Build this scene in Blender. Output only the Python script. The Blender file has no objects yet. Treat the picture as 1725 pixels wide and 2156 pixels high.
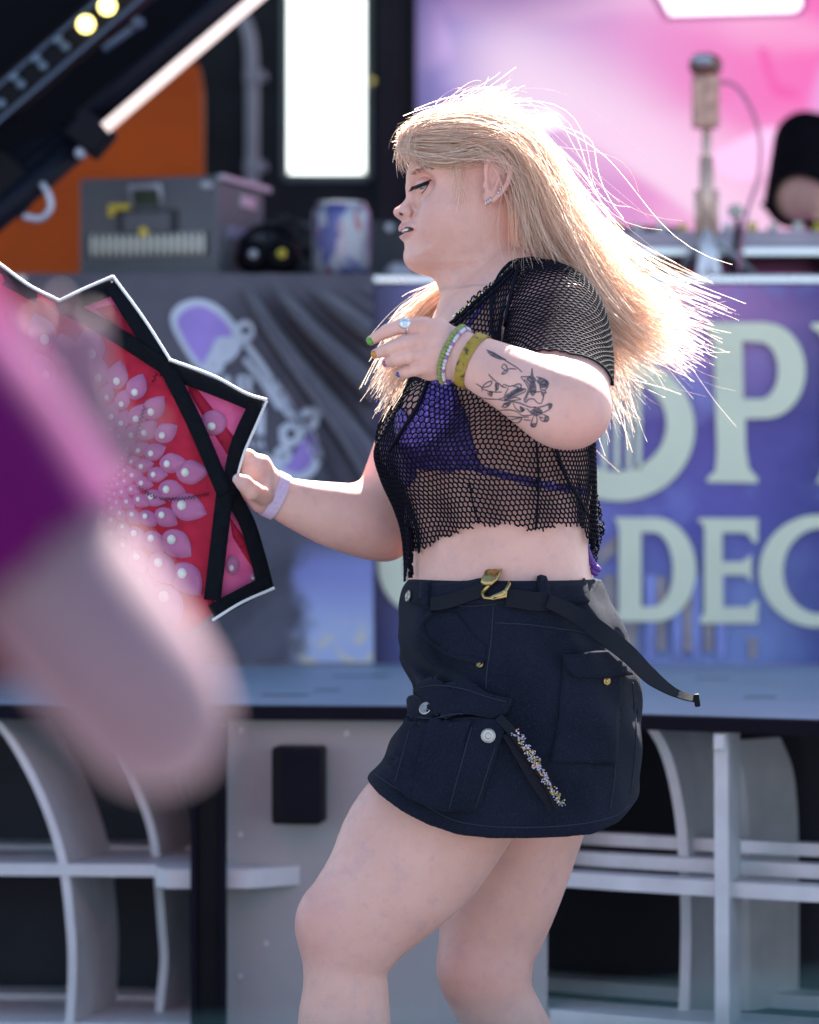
import bpy, bmesh, math, random
import numpy as np
from mathutils import Vector, Matrix, Euler
from mathutils.bvhtree import BVHTree
from mathutils.geometry import delaunay_2d_cdt
random.seed(7); rng = np.random.default_rng(7)
scene = bpy.context.scene
C = scene.collection

# ------------------------------------------------------------------ camera
CAM_D, CAM_H, PXM = 5.0, 1.02, 1468.0       # distance to the dancer, height, picture units per metre at the dancer
cam = bpy.data.cameras.new('camera'); camo = bpy.data.objects.new('camera', cam); C.objects.link(camo)
camo.location = (0, -CAM_D, CAM_H); camo.rotation_euler = (math.pi/2, 0, 0)
cam.sensor_fit = 'VERTICAL'; cam.sensor_height = 36; cam.sensor_width = 28.8
cam.lens = 36*CAM_D/(2156/PXM)
cam.clip_start = 0.05; cam.clip_end = 500
cam.dof.use_dof = True; cam.dof.focus_distance = 4.86; cam.dof.aperture_fstop = cam.lens/35.0
scene.camera = camo

# ------------------------------------------------------------------ sky, sun, exposure
SUN_EL, SUN_AZ = math.radians(47), math.radians(15)      # azimuth from +Y towards +X
world = bpy.data.worlds.new('World'); scene.world = world; world.use_nodes = True
wn = world.node_tree.nodes; wl = world.node_tree.links
for n in list(wn): wn.remove(n)
sky = wn.new('ShaderNodeTexSky'); sky.sky_type = 'NISHITA'; sky.sun_disc = False
sky.sun_elevation = SUN_EL; sky.sun_rotation = SUN_AZ; sky.air_density = 1.0; sky.dust_density = 1.5; sky.ozone_density = 1.0
bg = wn.new('ShaderNodeBackground'); bg.inputs[1].default_value = 0.05
wo = wn.new('ShaderNodeOutputWorld'); wl.new(sky.outputs[0], bg.inputs[0]); wl.new(bg.outputs[0], wo.inputs[0])
sd = bpy.data.lights.new('sun', 'SUN'); sd.energy = 5.0; sd.angle = math.radians(0.5); sd.color = (1.0, 0.95, 0.88)
sun = bpy.data.objects.new('sun', sd); C.objects.link(sun)
SUNV = Vector((math.sin(SUN_AZ)*math.cos(SUN_EL), math.cos(SUN_AZ)*math.cos(SUN_EL), math.sin(SUN_EL)))
sun.rotation_euler = SUNV.to_track_quat('Z', 'Y').to_euler(); sun.location = (2, 8, 9)
scene.view_settings.view_transform = 'Standard'; scene.view_settings.look = 'None'
scene.view_settings.exposure = 2.9; scene.view_settings.gamma = 1.0
scene.view_settings.use_curve_mapping = False
scene.render.engine = 'CYCLES'
scene.cycles.use_denoising = True; scene.cycles.max_bounces = 12; scene.cycles.diffuse_bounces = 7; scene.cycles.transmission_bounces = 10; scene.cycles.transparent_max_bounces = 12
scene.cycles.sample_clamp_indirect = 6

# ------------------------------------------------------------------ helpers
def sc(y): return PXM*CAM_D/(CAM_D+y)
def W(px, py, y=0.0):                        # picture unit (1725 x 2156) + distance -> point
    s = sc(y); return np.array([(px-862.5)/s, y, CAM_H-(py-1078)/s])
def to_px(p):
    p = np.asarray(p); s = PXM*CAM_D/(CAM_D+p[..., 1])
    return np.stack([862.5+p[..., 0]*s, 1078-(p[..., 2]-CAM_H)*s], -1)

def thing(name, label, cat, loc=(0, 0, 0), group=None):
    o = bpy.data.objects.new(name, None); C.objects.link(o); o.location = loc
    o.empty_display_size = 0.1
    o['label'] = label; o['category'] = cat
    if group: o['group'] = group
    return o
def base_of(o):
    v = Vector((0, 0, 0))
    while o is not None: v += o.location; o = o.parent
    return v
def link(name, me, mat, parent=None, label=None, kind=None):
    o = bpy.data.objects.new(name, me); C.objects.link(o)
    if mat is not None:
        for m in (mat if isinstance(mat, (list, tuple)) else [mat]): me.materials.append(m)
    if parent is not None:
        o.parent = parent; o.location = -base_of(parent)
    if label: o['label'] = label
    if kind: o['kind'] = kind
    return o
def tag(o, label, cat, group=None):
    o['label'] = label; o['category'] = cat
    if group: o['group'] = group
    return o
def np_mesh(name, V, F, smooth=True):
    """V (n,3); F (m,3|4) array or list of tuples"""
    me = bpy.data.meshes.new(name)
    V = np.asarray(V, np.float32)
    if isinstance(F, np.ndarray):
        k = F.shape[1]
        me.vertices.add(len(V)); me.vertices.foreach_set('co', V.ravel())
        me.loops.add(F.size); me.loops.foreach_set('vertex_index', F.ravel().astype(np.int32))
        me.polygons.add(len(F)); me.polygons.foreach_set('loop_start', np.arange(0, F.size, k, dtype=np.int32))
        me.polygons.foreach_set('loop_total', np.full(len(F), k, np.int32))
        me.update(calc_edges=True)
    else:
        me.from_pydata([tuple(map(float, v)) for v in V], [], F); me.update()
    me.polygons.foreach_set('use_smooth', np.full(len(me.polygons), smooth)); me.validate()
    return me
def catmull(P, n):
    """smooth resample of control rows to n rows (chord-length parameter)"""
    P = np.asarray(P, float)
    if len(P) == 2:
        t = np.linspace(0, 1, n)[:, None]; return P[0]*(1-t)+P[1]*t
    dims = min(3, P.shape[1])
    L = np.r_[0, np.cumsum(np.maximum(np.linalg.norm(np.diff(P[:, :dims], axis=0), axis=1)**0.5, 1e-6))]
    m = np.zeros_like(P)
    dt = np.diff(L)[:, None]; sl = np.diff(P, axis=0)/dt
    m[1:-1] = (sl[:-1]*dt[1:]+sl[1:]*dt[:-1])/(dt[1:]+dt[:-1]); m[0] = sl[0]; m[-1] = sl[-1]
    # uniform in arc length
    tt = np.linspace(0, L[-1], max(n*6, 60))
    def ev(t):
        i = np.clip(np.searchsorted(L, t, side='right')-1, 0, len(P)-2)
        h = (L[i+1]-L[i])[:, None]; u = ((t-L[i])[:, None])/h
        return ((2*u**3-3*u**2+1)*P[i]+(u**3-2*u**2+u)*h*m[i]+(-2*u**3+3*u**2)*P[i+1]+(u**3-u**2)*h*m[i+1])
    Q = ev(tt); S = np.r_[0, np.cumsum(np.linalg.norm(np.diff(Q[:, :dims], axis=0), axis=1))]
    t2 = np.interp(np.linspace(0, S[-1], n), S, tt)
    return ev(t2)

class MB:
    """collects simple shapes into one mesh"""
    def __init__(s): s.V = []; s.F = []; s.n = 0
    def add(s, V, F):
        V = np.asarray(V, float); s.V.append(V); s.F += [tuple(int(i)+s.n for i in f) for f in F]; s.n += len(V); return s
    def box(s, c, size, rot=None, bev=0.0):
        hx, hy, hz = [d/2 for d in size]
        if bev <= 0:
            V = np.array([[x*hx, y*hy, z*hz] for x in (-1, 1) for y in (-1, 1) for z in (-1, 1)])
            F = [(0, 1, 3, 2), (4, 6, 7, 5), (0, 4, 5, 1), (2, 3, 7, 6), (0, 2, 6, 4), (1, 5, 7, 3)]
        else:
            bm = bmesh.new(); bmesh.ops.create_cube(bm, size=1)
            for v in bm.verts: v.co = Vector((v.co.x*size[0], v.co.y*size[1], v.co.z*size[2]))
            bmesh.ops.bevel(bm, geom=bm.edges[:], offset=bev, segments=2, affect='EDGES', profile=0.5)
            bm.verts.index_update(); V = np.array([v.co[:] for v in bm.verts]); F = [[v.index for v in f.verts] for f in bm.faces]; bm.free()
        if rot is not None: V = V @ np.array(Euler(rot).to_matrix()).T
        return s.add(V+np.asarray(c, float), F)
    def tube(s, path, r, n=8, caps=True, flat=None):
        P = np.asarray(path, float); m = len(P); r = np.broadcast_to(np.asarray(r, float), (m,))
        T = np.gradient(P, axis=0); T /= np.linalg.norm(T, axis=1)[:, None]+1e-12
        a = np.array([0, 0, 1.0]) if abs(T[0][2]) < .9 else np.array([0, 1.0, 0])
        V = []
        for i in range(m):
            u = a-T[i]*a.dot(T[i]); u /= np.linalg.norm(u)+1e-12; v = np.cross(T[i], u); a = u
            for k in range(n):
                t = 2*math.pi*k/n
                V.append(P[i]+r[i]*(math.cos(t)*u*(flat or 1.0)+math.sin(t)*v))
        F = []
        for i in range(m-1):
            for k in range(n): F.append((i*n+k, i*n+(k+1) % n, (i+1)*n+(k+1) % n, (i+1)*n+k))
        if caps: F += [tuple(range(n-1, -1, -1)), tuple(range((m-1)*n, m*n))]
        return s.add(V, F)
    def cyl(s, p0, p1, r0, r1=None, n=24):
        r1 = r0 if r1 is None else r1
        return s.tube([p0, p1], [r0, r1], n)
    def lathe(s, prof, c, n=32, axis='Z'):
        V = []; F = []
        for (r, h) in prof:
            for k in range(n):
                t = 2*math.pi*k/n; V.append((r*math.cos(t), r*math.sin(t), h))
        m = len(prof)
        for i in range(m-1):
            for k in range(n): F.append((i*n+k, i*n+(k+1) % n, (i+1)*n+(k+1) % n, (i+1)*n+k))
        F += [tuple(range(n-1, -1, -1)), tuple(range((m-1)*n, m*n))]
        V = np.array(V)
        if axis == 'Y': V = V[:, [0, 2, 1]]*np.array([1, 1, -1]); 
        if axis == 'X': V = V[:, [2, 0, 1]]
        return s.add(V+np.asarray(c, float), F)
    def prism(s, poly, y0, y1):
        """polygon in x,z extruded from y0 to y1"""
        n = len(poly); V = [(x, y0, z) for x, z in poly]+[(x, y1, z) for x, z in poly]
        F = [tuple(range(n)), tuple(range(2*n-1, n-1, -1))]+[(i, i+n, (i+1) % n+n, (i+1) % n) for i in range(n)]
        return s.add(V, F)
    def ellipsoid(s, c, r, n=14, rot=None):
        V = []; F = []
        for i in range(n+1):
            for k in range(n*2):
                a = math.pi*i/n; b = math.pi*k/n
                V.append((r[0]*math.sin(a)*math.cos(b), r[1]*math.sin(a)*math.sin(b), r[2]*math.cos(a)))
        m = n*2
        for i in range(n):
            for k in range(m): F.append((i*m+k, (i+1)*m+k, (i+1)*m+(k+1) % m, i*m+(k+1) % m))
        V = np.array(V)
        if rot is not None: V = V @ np.array(Euler(rot).to_matrix()).T
        return s.add(V+np.asarray(c, float), F)
    def build(s, name, mat, parent=None, smooth=False, label=None, kind=None, autosmooth=False):
        me = bpy.data.meshes.new(name); V = np.concatenate(s.V)
        me.from_pydata([tuple(v) for v in V], [], s.F); me.update()
        bm = bmesh.new(); bm.from_mesh(me); bmesh.ops.recalc_face_normals(bm, faces=bm.faces[:])
        if autosmooth:
            for e in bm.edges:
                if len(e.link_faces) == 2 and e.calc_face_angle(0) > math.radians(38): e.smooth = False
        bm.to_mesh(me); bm.free()
        me.polygons.foreach_set('use_smooth', np.full(len(me.polygons), smooth or autosmooth))
        return link(name, me, mat, parent, label, kind)

EMS = 0.56
# ------------------------------------------------------------------ materials
def nd(nt, t, **kw):
    n = nt.nodes.new(t)
    for k, v in kw.items():
        if isinstance(k, str) and k.startswith('i_'): n.inputs[k[2:].replace('_', ' ')].default_value = v
        else: setattr(n, k, v)
    return n
def new_mat(name):
    m = bpy.data.materials.new(name); m.use_nodes = True; nt = m.node_tree
    return m, nt, nt.nodes['Principled BSDF']
def ramp(nt, fac, stops):
    r = nt.nodes.new('ShaderNodeValToRGB'); el = r.color_ramp.elements
    while len(el) < len(stops): el.new(0.5)
    for e, (p, c) in zip(el, stops): e.position = p; e.color = (*c, 1) if len(c) == 3 else c
    nt.links.new(fac, r.inputs[0]); return r.outputs[0]
def coords(nt, scale=(1, 1, 1), kind='Object'):
    tc = nt.nodes.new('ShaderNodeTexCoord'); mp = nt.nodes.new('ShaderNodeMapping'); mp.inputs['Scale'].default_value = scale
    nt.links.new(tc.outputs[kind], mp.inputs[0]); return mp.outputs[0]
def noise(nt, vec, scale, detail=4, rough=0.55):
    n = nt.nodes.new('ShaderNodeTexNoise'); n.inputs['Scale'].default_value = scale; n.inputs['Detail'].default_value = detail
    n.inputs['Roughness'].default_value = rough; nt.links.new(vec, n.inputs['Vector']); return n.outputs[0]
def mixc(nt, fac, a, b, mode='MIX'):
    m = nt.nodes.new('ShaderNodeMix'); m.data_type = 'RGBA'; m.blend_type = mode
    if isinstance(fac, (int, float)): m.inputs[0].default_value = fac
    else: nt.links.new(fac, m.inputs[0])
    for v, i in ((a, 6), (b, 7)):
        if isinstance(v, tuple): m.inputs[i].default_value = (*v, 1)
        else: nt.links.new(v, m.inputs[i])
    return m.outputs[2]
def bump(nt, h, strength, dist, bs):
    b = nt.nodes.new('ShaderNodeBump'); b.inputs['Strength'].default_value = strength; b.inputs['Distance'].default_value = dist
    nt.links.new(h, b.inputs['Height']); nt.links.new(b.outputs[0], bs.inputs['Normal']); return b
def simple(name, col, rough=0.6, metal=0.0, var=0.18, nscale=9, bumpd=0.0, bscale=120, spec=0.5, sheen=0.0, emit=None, estr=0.0, scl=(1, 1, 1)):
    m, nt, b = new_mat(name); v = coords(nt, scl)
    f = noise(nt, v, nscale, 5)
    lo = tuple(max(0, c*(1-var)) for c in col); hi = tuple(min(1, c*(1+var)) for c in col)
    c = ramp(nt, f, [(0.3, lo), (0.7, hi)]); nt.links.new(c, b.inputs['Base Color'])
    r = nt.nodes.new('ShaderNodeMapRange'); nt.links.new(f, r.inputs[0]); r.inputs[3].default_value = max(0.03, rough-0.1); r.inputs[4].default_value = min(1, rough+0.1)
    nt.links.new(r.outputs[0], b.inputs['Roughness'])
    b.inputs['Metallic'].default_value = metal; b.inputs['Specular IOR Level'].default_value = spec
    if sheen: b.inputs['Sheen Weight'].default_value = sheen
    if bumpd: bump(nt, noise(nt, v, bscale, 3), 0.6, bumpd, b)
    if emit: b.inputs['Emission Color'].default_value = (*emit, 1); b.inputs['Emission Strength'].default_value = estr*EMS
    return m
# ================================================================== SETTING
M_ground = simple('blue_grey_painted_deck', (0.098, 0.102, 0.125), 0.7, nscale=3, bumpd=0.004, bscale=60)
g = MB(); g.add([(-150, -150, 0), (150, -150, 0), (150, 150, 0), (-150, 150, 0)], [(0, 1, 2, 3)])
ground = g.build('ground', M_ground); ground['kind'] = 'structure'

def curve_mesh(splines, extrude, name='shape'):
    """closed 2D outlines (x,z lists; holes included) -> flat solid in the x,z plane, thickness 2*extrude"""
    cu = bpy.data.curves.new(name, 'CURVE'); cu.dimensions = '2D'; cu.fill_mode = 'BOTH'; cu.extrude = extrude
    for pts in splines:
        sp = cu.splines.new('POLY'); sp.points.add(len(pts)-1); sp.use_cyclic_u = True
        for p, q in zip(sp.points, pts): p.co = (q[0], q[1], 0, 1)
    o = bpy.data.objects.new(name, cu); C.objects.link(o)
    dg = bpy.context.evaluated_depsgraph_get(); me = bpy.data.meshes.new_from_object(o.evaluated_get(dg))
    bpy.data.objects.remove(o); bpy.data.curves.remove(cu)
    n = len(me.vertices); co = np.empty(n*3, np.float32); me.vertices.foreach_get('co', co); co = co.reshape(-1, 3)
    F = [tuple(p.vertices) for p in me.polygons]; V = np.stack([co[:, 0], -co[:, 2], co[:, 1]], 1)
    bpy.data.meshes.remove(me); return V, F
def ell(cx, cy, rx, ry, n=48, a0=0, a1=360):
    return [(cx+rx*math.cos(math.radians(a0+(a1-a0)*i/n)), cy+ry*math.sin(math.radians(a0+(a1-a0)*i/n))) for i in range(n if a1-a0 == 360 else n+1)]
def flat_px(name, loops, y, thick, mat, parent, label=None):
    """outlines given in picture units on the upright plane at distance y"""
    L = [[(W(px, py, y)[0], W(px, py, y)[2]) for px, py in lp] for lp in loops]
    V, F = curve_mesh(L, thick/2); V = V+np.array([0, y, 0])
    return MB().add(V, F).build(name, mat, parent, label=label)

# ---- stage ---------------------------------------------------------------
M_deck = simple('blue_grey_deck_paint', (0.25, 0.32, 0.40), 0.42, var=0.14, nscale=5, bumpd=0.002, bscale=40)
M_trim = simple('black_rubber_trim', (0.008, 0.008, 0.014), 0.75, spec=.08, bumpd=0.004, bscale=220)
M_white = simple('white_painted_wood', (0.64, 0.64, 0.65), 0.5, var=0.1, nscale=14, bumpd=0.0006, bscale=150)
M_panel = simple('pale_grey_panel', (0.36, 0.345, 0.345), 0.6, var=0.07, nscale=4, bumpd=0.001, bscale=300)
M_inner = simple('dark_grey_backing', (0.030, 0.030, 0.042), 0.8, var=0.2, nscale=4)
M_black = simple('black_plastic', (0.004, 0.004, 0.007), 0.5, spec=.12, var=0.3, bumpd=0.0015, bscale=60)
FX = np.array([-2.6, -1.6, -.74, .03, .395, .686, 1.5, 2.6]); FY = np.array([1.36, 1.33, 1.31, 1.25, 1.0, .84, .50, .1])
yf = lambda x: float(np.interp(x, FX, FY))
ZD = 0.67
stage = thing('stage', 'raised stage with blue grey deck, black edge and pale curved timber front', 'stage', (0, 1.3, 0))
d = MB(); xs = np.linspace(-2.6, 2.6, 60)
top = [(x, yf(x)) for x in xs]+[(2.6, 6.5), (-2.6, 6.5)]; n = len(top)
d.add([(x, y, ZD) for x, y in top]+[(x, y, ZD-.018) for x, y in top], [tuple(range(n)), tuple(range(2*n-1, n-1, -1))]+[(i, i+n, (i+1) % n+n, (i+1) % n) for i in range(n)])
d.build('deck', M_deck, stage)
d = MB(); V = []; F = []
for x in xs:
    y = yf(x)
    V += [(x, y-.014, ZD-.001), (x, y-.014, ZD-.024), (x, y+.004, ZD-.024), (x, y+.004, ZD+.002)]
for i in range(len(xs)-1):
    for k in range(4): F.append((i*4+k, i*4+(k+1) % 4, i*4+4+(k+1) % 4, i*4+4+k))
d.add(V, F).build('edge_trim', M_trim, stage)
def strip_board(name, pts, h, depth, mat, z):   # board following points (x,y) with height h, depth in +y
    V = []; F = []
    for x, y in pts: V += [(x, y, z), (x, y, z+h), (x, y+depth, z+h), (x, y+depth, z)]
    for i in range(len(pts)-1):
        for k in range(4): F.append((i*4+k, i*4+(k+1) % 4, i*4+4+(k+1) % 4, i*4+4+k))
    m = len(pts)*4; F += [(3, 2, 1, 0), (m-4, m-3, m-2, m-1)]
    return MB().add(V, F).build(name, mat, stage)
# solid front panel
px0, px1 = W(478, 0, 1.3)[0], W(1150, 0, 1.2)[0]
strip_board('front_panel', [(x, yf(x)+.03) for x in np.linspace(px0, px1, 16)], ZD-.02, .03, M_panel, 0.0)
strip_board('back_panel', [(x, yf(x)+.62) for x in np.linspace(-2.5, 2.5, 30)], ZD-.02, .03, M_inner, 0.0)
def fin(curve, y, thick, dv, mat=M_white):
    c = catmull(np.array([W(a, b, y) for a, b in curve]), 26); V = []; F = []
    for p in c:
        q = p+np.array([thick, 0, 0]); r = q+np.array([dv[0], dv[1], 0]); s_ = p+np.array([dv[0], dv[1], 0])
        V += [p, q, r, s_]
    for i in range(len(c)-1):
        for k in range(4): F.append((i*4+k, i*4+(k+1) % 4, i*4+4+(k+1) % 4, i*4+4+k))
    m = len(c)*4; F += [(3, 2, 1, 0), (m-4, m-3, m-2, m-1)]
    return MB().add(V, F).build('fin', mat, stage)
fin([(-30, 1507), (5, 1545), (52, 1623), (88, 1701), (114, 1779), (126, 1832), (138, 1935), (143, 2013), (138, 2143), (130, 2198)], 1.36, .016, (.055, .26))
fin([(225, 1507), (250, 1590), (276, 1649), (312, 1753), (324, 1850), (333, 1961), (337, 2020), (330, 2096), (322, 2178)], 1.50, .015, (.055, .20))
fin([(-290, 1507), (-210, 1623), (-165, 1779), (-145, 1935), (-150, 2198)], 1.36, .016, (.055, .26))
fin([(1350, 1520), (1379, 1560), (1400, 1614), (1421, 1718), (1428, 1800), (1433, 1900), (1433, 2000), (1429, 2124), (1424, 2200)], 1.12, .018, (.10, .20))
fin([(1503, 1530), (1504, 1700), (1505, 1900), (1506, 2215)], .93, .024, (.03, .10))
fin([(1520, 1560), (1545, 1620), (1556, 1700), (1560, 1900), (1560, 2130)], 1.30, .016, (.10, .10))
fin([(1790, 1530), (1840, 1640), (1870, 1800), (1880, 2215)], .85, .018, (.10, .20))
def zpx(py, y): return float(W(0, py, y)[2])
XL = np.linspace(-2.4, px0-.002, 20)
for (py, off, th, dep) in ((1832, .055, .022, .26), (1792, .36, .022, .10), (2107, .36, .024, .10), (2172, .055, .03, .30)):
    y = 1.33+off-.03; strip_board('shelf', [(x, yf(x)+off) for x in XL], th, dep, M_white, zpx(py, y)-th/2)
XR = np.linspace(px1+.002, 2.4, 20)
def shelfR(a, b, y0, th, dep):      # a,b: (px,py) at left and right ends: board kept level, height from the left end
    z = zpx(a[1], y0); strip_board('shelf', [(x, yf(x)+y0-yf(.30)) for x in XR], th, dep, M_white, z-th/2)
shelfR((1200, 1854), 0, 1.10, .026, .07); shelfR((1230, 1808), 0, 1.20, .024, .05); shelfR((1250, 1764), 0, 1.27, .022, .04)
shelfR((1240, 2076), 0, 1.55, .026, .10); shelfR((1180, 2150), 0, 1.10, .03, .16)
MB().box(W(1514, 1562, .92), (.018, .02, .026), bev=.002).build('bracket', M_white, stage)
# projecting shelf with chamfered ends across the post
zc = zpx(1850, 1.24); P = [(330, 0), (362, 1), (552, 1), (600, 1), (690, 0)]
Vt = [(W(330, 0, 1.3)[0], 1.34), (W(330, 0, 1.3)[0], 1.27), (W(352, 0, 1.25)[0], 1.235), (W(520, 0, 1.24)[0], 1.235), (W(552, 0, 1.25)[0], 1.25), (W(600, 0, 1.25)[0], 1.28), (W(700, 0, 1.3)[0], 1.34)]
m = len(Vt); MB().add([(x, y, zc+.017) for x, y in Vt]+[(x, y, zc-.017) for x, y in Vt], [tuple(range(m)), tuple(range(2*m-1, m-1, -1))]+[(i, i+m, (i+1) % m+m, (i+1) % m) for i in range(m)]).build('shelf', M_white, stage)
# scuffs on the deck, screws on the panel
for (a, b_, L_, an) in ((600, 1466, .09, .0), (690, 1455, .05, .1), (1500, 1430, .07, .05), (1600, 1470, .06, .02), (760, 1425, .12, .12)):
    yy = CAM_D*0+(CAM_H-ZD)*PXM*CAM_D/(b_-1078)-CAM_D; xx_ = (a-862.5)/sc(yy); MB().box((xx_, yy, ZD+.0022), (L_, .006, .0012), (0, 0, an)).build('scuff', M_trim, stage)
for a, b_ in ((505, 1540), (505, 1760), (505, 2060), (560, 1990), (730, 1545)): 
    p = np.array(W(a, b_, 1.272)); p[1] = yf(p[0])+.028; MB().cyl(p, p+np.array([0, -.0025, 0]), .0045, n=10).build('screw', M_white, stage)
# black post
x0, x1 = W(402, 0, 1.2)[0], W(476, 0, 1.2)[0]; w = x1-x0
post = MB().box(((x0+x1)/2, 1.215, .32), (w*.62, .03, .64), bev=.002)
pp = post.build('post', M_black, stage)
for s_ in (-1, 1):
    b = MB()
    b.box(((x0+x1)/2+s_*w*.40, 1.21, .32), (w*.2, .045, .64), bev=.004); b.build('post_edge', M_trim, pp)
# black box on the panel
cx, cz = W(631, 1650, 1.27)[0], W(631, 1650, 1.27)[2]
bx = MB().box((cx, 1.25, cz), (.089, .07, .138), (0, 0, math.radians(-9)), bev=.006).build('cable_box', M_black, stage, label='black plastic box fixed to the pale panel')
MB().box((cx+.004, 1.213, cz+.004), (.07, .004, .118), (0, 0, math.radians(-9)), bev=.0015).build('lid', M_trim, bx)

# ---- added roof, unseen above the picture, shades deck and legs ----------------------
roof = thing('added_shade_roof', 'unseen dark roof on slim steel posts, added to shade the stage', 'roof', (0, 6.8, 0))
M_roof = simple('dark_canvas', (0.05, 0.05, 0.06), 0.8)
rz = MB().box((0, 4.92, 3.72), (9.0, 4.5, .10), bev=.01).build('added_canopy', M_roof, roof)
for sx in (-4.3, 4.3):
    for sy in (2.8, 7.0): MB().cyl((sx, sy, 0), (sx, sy, 3.7), .04, n=12).build('added_roof_post', M_black, roof, smooth=True)

# ---- back wall with window ------------------------------------------------
M_wall = simple('dark_slate_wall', (0.030, 0.034, 0.040), 0.8, spec=.1, nscale=4, var=.25)
M_win = simple('sunlit_frosted_glass', (0.8, 0.85, 0.8), 0.3, emit=(0.93, 1.0, 0.93), estr=.7)
M_winframe = simple('grey_green_frame', (0.16, 0.2, 0.2), 0.5)
wall = thing('back_wall', 'dark slate wall behind the stage with a bright narrow window', 'wall', (0, 6.2, 0))
YW = 6.0
wx0, wx1 = W(600, 0, YW)[0], W(776, 0, YW)[0]; wz0 = W(0, 374, YW)[2]; wz1 = 3.25
b = MB()
b.box(((-4+wx0)/2, YW+.1, 1.8), (wx0+4, .2, 3.6)); b.box(((4+wx1)/2, YW+.1, 1.8), (4-wx1, .2, 3.6))
b.box(((wx0+wx1)/2, YW+.1, wz0/2), (wx1-wx0, .2, wz0)); b.box(((wx0+wx1)/2, YW+.1, (3.6+wz1)/2), (wx1-wx0, .2, 3.6-wz1))
b.build('wall_face', M_wall, wall)
win = MB().box(((wx0+wx1)/2, YW+.06, (wz0+wz1)/2), (wx1-wx0-.012, .02, wz1-wz0-.012)).build('window', M_win, wall, label='bright white lit window pane')
f = MB(); t = .022
f.box((wx0+t/2-.01, YW, (wz0+wz1)/2), (t, .05, wz1-wz0)); f.box((wx1-t/2+.01, YW, (wz0+wz1)/2), (t, .05, wz1-wz0)); f.box(((wx0+wx1)/2, YW-.003, wz0), (wx1-wx0, .05, t))
f.build('window_frame', M_winframe, win)
MB().cyl((W(782, 170, YW-.05)[0], YW-.05, W(782, 170, YW-.05)[2]), (W(782, 170, YW-.05)[0], YW+.01, W(782, 170, YW-.05)[2]), .011, n=16).build('latch', simple('brass', (.6, .42, .12), .3, 1), wall)
# uprights on the wall right of the window
for px_, w_ in ((812, .05), (838, .03)):
    p = W(px_, 0, YW-.04)[0]; MB().box((p, YW-.04, 1.8), (w_, .06, 3.5), bev=.004).build('upright', M_wall, wall)
# orange panel
M_or = simple('orange_paint', (0.46, 0.068, 0.006), 0.6, var=.15, nscale=3, spec=.15)
orr = [(W(a, b_, 5.2)[0], W(a, b_, 5.2)[2]) for a, b_ in [(-260, 640), (-260, -60), (330, -60), (395, 110), (418, 140), (427, 190), (428, 640)]]
tag(MB().prism(orr, 5.2, 5.28).build('orange_panel', M_or), 'bright orange painted panel standing before the dark slate wall', 'wall panel')
# conduit
M_con = simple('grey_conduit', (0.36, 0.38, 0.44), 0.45, 0.0)
cd = thing('conduit', 'grey steel conduit pipe with a bend at its top on the wall', 'pipe', tuple(W(530, 640, 5.93)))
path = catmull(np.array([W(p[0], p[1], 5.93) for p in [(440, 14), (480, 16), (508, 32), (524, 70), (530, 130), (531, 250), (531, 372), (531, 640)]]), 40)
MB().tube(path, .021, 12).build('pipe', M_con, cd, smooth=True)
for py in (160, 350):
    p = W(533, py, 5.90); q = W(552, py, 5.92); MB().box(p, (.054, .03, .035), bev=.004).build('clamp', M_con, cd); MB().cyl(q-np.array([0, .02, 0]), q+np.array([0, .05, 0]), .016, n=12).build('clamp_bolt', M_con, cd, smooth=True)

# ---- LED screen -----------------------------------------------------------
YS = 5.5
scr = thing('led_screen', 'glowing pink and violet stage video screen with dark frame', 'screen', (1.7, YS, ZD))
m, nt, b = new_mat('pink_screen_picture')
tc = nt.nodes.new('ShaderNodeTexCoord'); sep = nt.nodes.new('ShaderNodeSeparateXYZ'); nt.links.new(tc.outputs['Object'], sep.inputs[0])
vec = coords(nt, (1.0, 1, 2.3)); n1 = noise(nt, vec, 1.15, 2, .45); n2 = noise(nt, coords(nt, (1.4, 1, 1.0)), 2.6, 1, .4)
def mth(nt, op, a, b=None, c=None):
    q = nt.nodes.new('ShaderNodeMath'); q.operation = op
    for i, v in enumerate((a, b, c)):
        if v is None: continue
        if isinstance(v, (int, float)): q.inputs[i].default_value = v
        else: nt.links.new(v, q.inputs[i])
    return q.outputs[0]
def sstep(nt, v, a, b):
    q = nt.nodes.new('ShaderNodeMapRange'); q.interpolation_type = 'SMOOTHSTEP'; nt.links.new(v, q.inputs[0]); q.inputs[1].default_value = a; q.inputs[2].default_value = b; return q.outputs[0]
X, Z = sep.outputs['X'], sep.outputs['Z']
SCRX = 1.7
xa = X
# picture: lavender left, hot pink right; a pale diagonal sweep
colA = ramp(nt, sstep(nt, xa, 0.0, 1.25), [(0.0, (.30, .24, .62)), (.25, (.55, .32, .66)), (.55, (.80, .32, .66)), (1, (.95, .16, .52))])
zz = Z
# curve of the pale sweep: z = 2.38 - .62*(x-.1)^2*...
curv = mth(nt, 'SUBTRACT', zz, mth(nt, 'SUBTRACT', 2.30, mth(nt, 'MULTIPLY', mth(nt, 'POWER', mth(nt, 'MAXIMUM', xa, 0.0), 1.7), .52)))
band = mth(nt, 'MULTIPLY', sstep(nt, curv, -.015, .03), mth(nt, 'SUBTRACT', 1.0, sstep(nt, curv, .08, .42)))
band = mth(nt, 'MULTIPLY', band, sstep(nt, xa, 0.03, .35))
low = mth(nt, 'SUBTRACT', 1.0, sstep(nt, curv, -.35, .02))
c1 = mixc(nt, mth(nt, 'MULTIPLY', low, .45), colA, (.42, .22, .60))
c2 = mixc(nt, mth(nt, 'MULTIPLY', band, .85), c1, (1.0, .76, .95))
c3 = mixc(nt, mth(nt, 'MULTIPLY', sstep(nt, n1, .50, .66), .55), c2, (1.0, .62, .88))
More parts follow.
